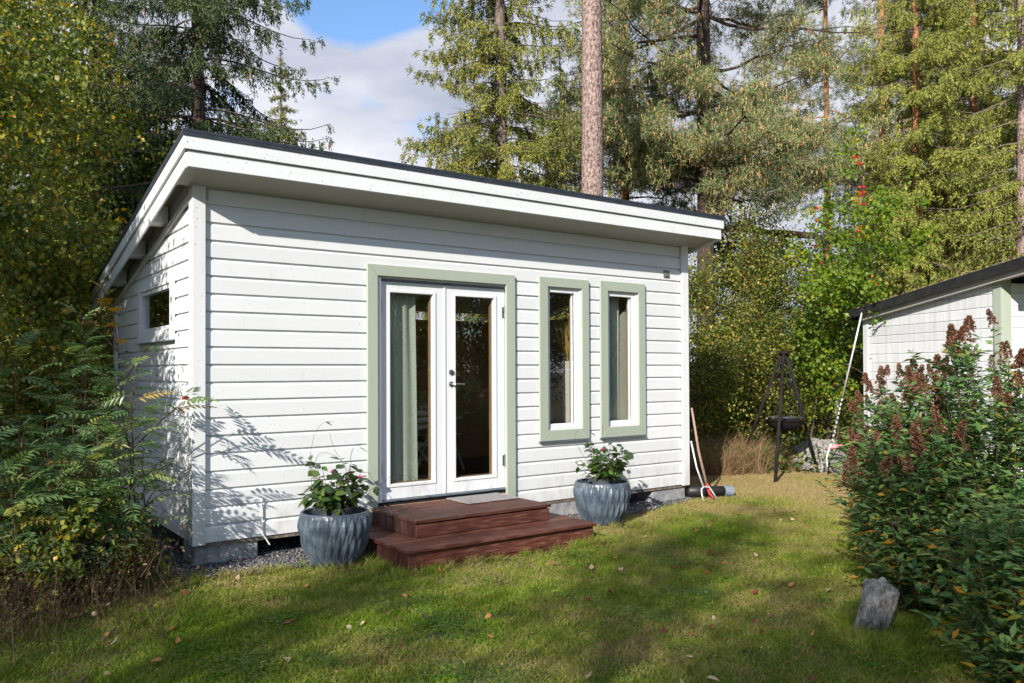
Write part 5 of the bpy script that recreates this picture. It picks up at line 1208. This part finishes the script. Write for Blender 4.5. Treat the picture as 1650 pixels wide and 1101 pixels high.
# ------------------------------------------------------------------ spirea hedge at the right
SL_ = [ovate('spirea_leaf_mesh', .076, .029, M['spirea_leaf'], .2), ovate('spirea_leaf_mesh_b', .064, .027, M['spirea_leaf'], .5)]
def spike_mesh(name, mat, seed, h=.13, r=.024):
    rs = np.random.default_rng(seed); n = 190; u_ = rs.random(n); a = rs.uniform(0, 6.28, n); rad = r*(1-u_)**.7*(.8+.4*np.sin(u_*17+a*2))
    P_ = np.stack([rad*np.cos(a), rad*np.sin(a), u_*h], 1); D = np.stack([np.cos(a), np.sin(a), np.full(n, .5)], 1)+rs.normal(size=(n, 3))*.4
    return leaves_mesh(name, P_*.8, D, rs.normal(size=(n, 3)), .014, .013, mat, rs.random(n), fold=.4)
SPK = [spike_mesh('flower_spike_mesh', M['spike'], 1), spike_mesh('flower_spike_mesh_b', M['spike'], 2, .16, .030), spike_mesh('flower_spike_mesh_c', M['spike'], 3, .10, .026)]
SPP = [spike_mesh('purple_spike_mesh', M['spike_purple'], 4, .11, .024)]
def spirea(loc, H, Rr, seed, label, nst, npart, purple=0, spikes=True, lean=(0, 0)):
    rs = np.random.default_rng(seed); t = thing('spirea_shrub', (loc[0], loc[1], 0), label, 'shrub', 'spirea shrubs forming the hedge in front of the shed'); mb = MB(); LP, LD = [], []; tips = []
    for k in range(nst):
        a = rs.uniform(0, 6.28); r = Rr*math.sqrt(rs.random()); h = H*rs.uniform(.72, 1.05)*(1-.28*(r/Rr)**2)*(rs.uniform(.35, .7) if k % 3 == 2 else 1)
        b0 = np.array([r*.35*math.cos(a), r*.35*math.sin(a), 0]); e = np.array([r*math.cos(a)+lean[0]*h, r*math.sin(a)+lean[1]*h, h]); mid = b0*.45+e*.55+np.array([0, 0, h*.08])
        s = np.linspace(0, 1, 8)[:, None]; c = b0*(1-s)**2+mid*2*s*(1-s)+e*s*s; mb.tube(c, [.0042*(1-.6*q/7) for q in range(8)], 4, cap=False)
        nl = int(h/.017); u_ = rs.uniform(.06, .99, nl); i = np.minimum((u_*7).astype(int), 6); f = (u_*7-i)[:, None]; p = c[i]*(1-f)+c[i+1]*f; az = np.arange(nl)*2.4+rs.normal(size=nl)*.5
        LP.append(p); LD.append(np.stack([np.cos(az), np.sin(az), rs.uniform(-.35, .55, nl)], 1))
        if k % 3 == 0: continue_side = 9
        else: continue_side = 5
        for _ in range(continue_side):   # short side shoots fill the outside of the bush
            w_ = rs.uniform(.05, .9)*7; j = min(6, int(w_)); q0 = c[j]; az2 = rs.uniform(0, 6.28); l = rs.uniform(.12, .34); e2 = q0+np.array([math.cos(az2)*l, math.sin(az2)*l, l*.55]); n2 = 11
            mb.tube([q0, e2], [.002, .001], 3, cap=False); uu = np.linspace(.15, 1, n2)[:, None]; LP.append(q0+(e2-q0)*uu); az3 = rs.uniform(0, 6.28, n2); LD.append(np.stack([np.cos(az3)+math.cos(az2)*.8, np.sin(az3)+math.sin(az2)*.8, rs.uniform(-.3, .5, n2)], 1))
        tips.append((c[-1], np.linalg.norm(c[-1]-c[0])))
    mb.obj('stems', M['stem_brown'], None, kind='stuff').parent = t
    LP = np.concatenate(LP); LD = np.concatenate(LD); world = LP+np.array([loc[0], loc[1], 0])
    dist = np.linalg.norm(world-CAM, axis=1); order = np.argsort(dist+rs.normal(size=len(dist))*.12); near = order[:npart]; rest = order[npart:]
    me = leaves_mesh('foliage', LP[rest], LD[rest], rs.normal(size=(len(rest), 3))*.4+[0, 0, 1], rs.uniform(.060, .095, len(rest)), rs.uniform(.024, .036, len(rest)), M['spirea'], np.clip(rs.random(len(rest))*(1+.1*(LP[rest, 2] < .6)), 0, 1)); link('foliage', me, t, kind='stuff')
    for q in near:
        o = link('leaf', SL_[rs.integers(2)], t, LP[q]); o.rotation_mode = 'QUATERNION'; o.rotation_quaternion = basis(LD[q], roll=rs.normal()*.4); s = rs.uniform(.75, 1.2); o.scale = (s, s, s)
    if spikes:
        np_ = 0
        for p, h in tips:
            if h > .6*H and rs.random() < .7:
                pur = np_ < purple
                o = link('flower_spike', SPP[0] if pur else SPK[rs.integers(3)], t, p); np_ += 1
                if pur: o['label'] = 'still purple flower spike'
                o.rotation_euler = (rs.normal()*.22, rs.normal()*.22, rs.uniform(0, 6.28)); s = rs.uniform(.9, 1.5); o.scale = (s, s, s)
                if rs.random() < .5:
                    o = link('flower_spike', SPK[rs.integers(3)], t, p+np.array([rs.normal()*.04, rs.normal()*.04, -.07])); o.rotation_euler = (rs.normal()*.5, rs.normal()*.5, 0); s = rs.uniform(.5, .8); o.scale = (s, s, s)
spirea((3.62, -4.72), 1.10, .50, 501, 'lowest spirea shrub at the front with grey green leaves beside the boulder', 46, 250, spikes=False)
spirea((3.60, -3.97), 1.28, .45, 502, 'spirea shrub directly behind the grey boulder', 50, 230)
spirea((4.15, -4.25), 1.95, .60, 503, 'tallest spirea shrub with dense brown spikes in front of the green shed corner', 60, 230)
spirea((4.46, -3.50), 1.72, .50, 504, 'spirea shrub with brown spikes in the middle of the hedge', 56, 200)
spirea((5.23, -2.96), 1.28, .50, 505, 'spirea shrub with one purple spike at the far left end of the hedge', 56, 160, purple=1)
spirea((5.2, -3.85), 1.9, .60, 506, 'spirea shrub in the second row before the shed wall', 52, 60, purple=2)
spirea(at(1640, 4.1), 1.0, .42, 508, 'low leafy spirea shrub at the bottom right corner', 44, 200, spikes=False)
spirea((3.95, -5.15), 1.75, .45, 507, 'spirea shrub at the right picture edge', 40, 120)
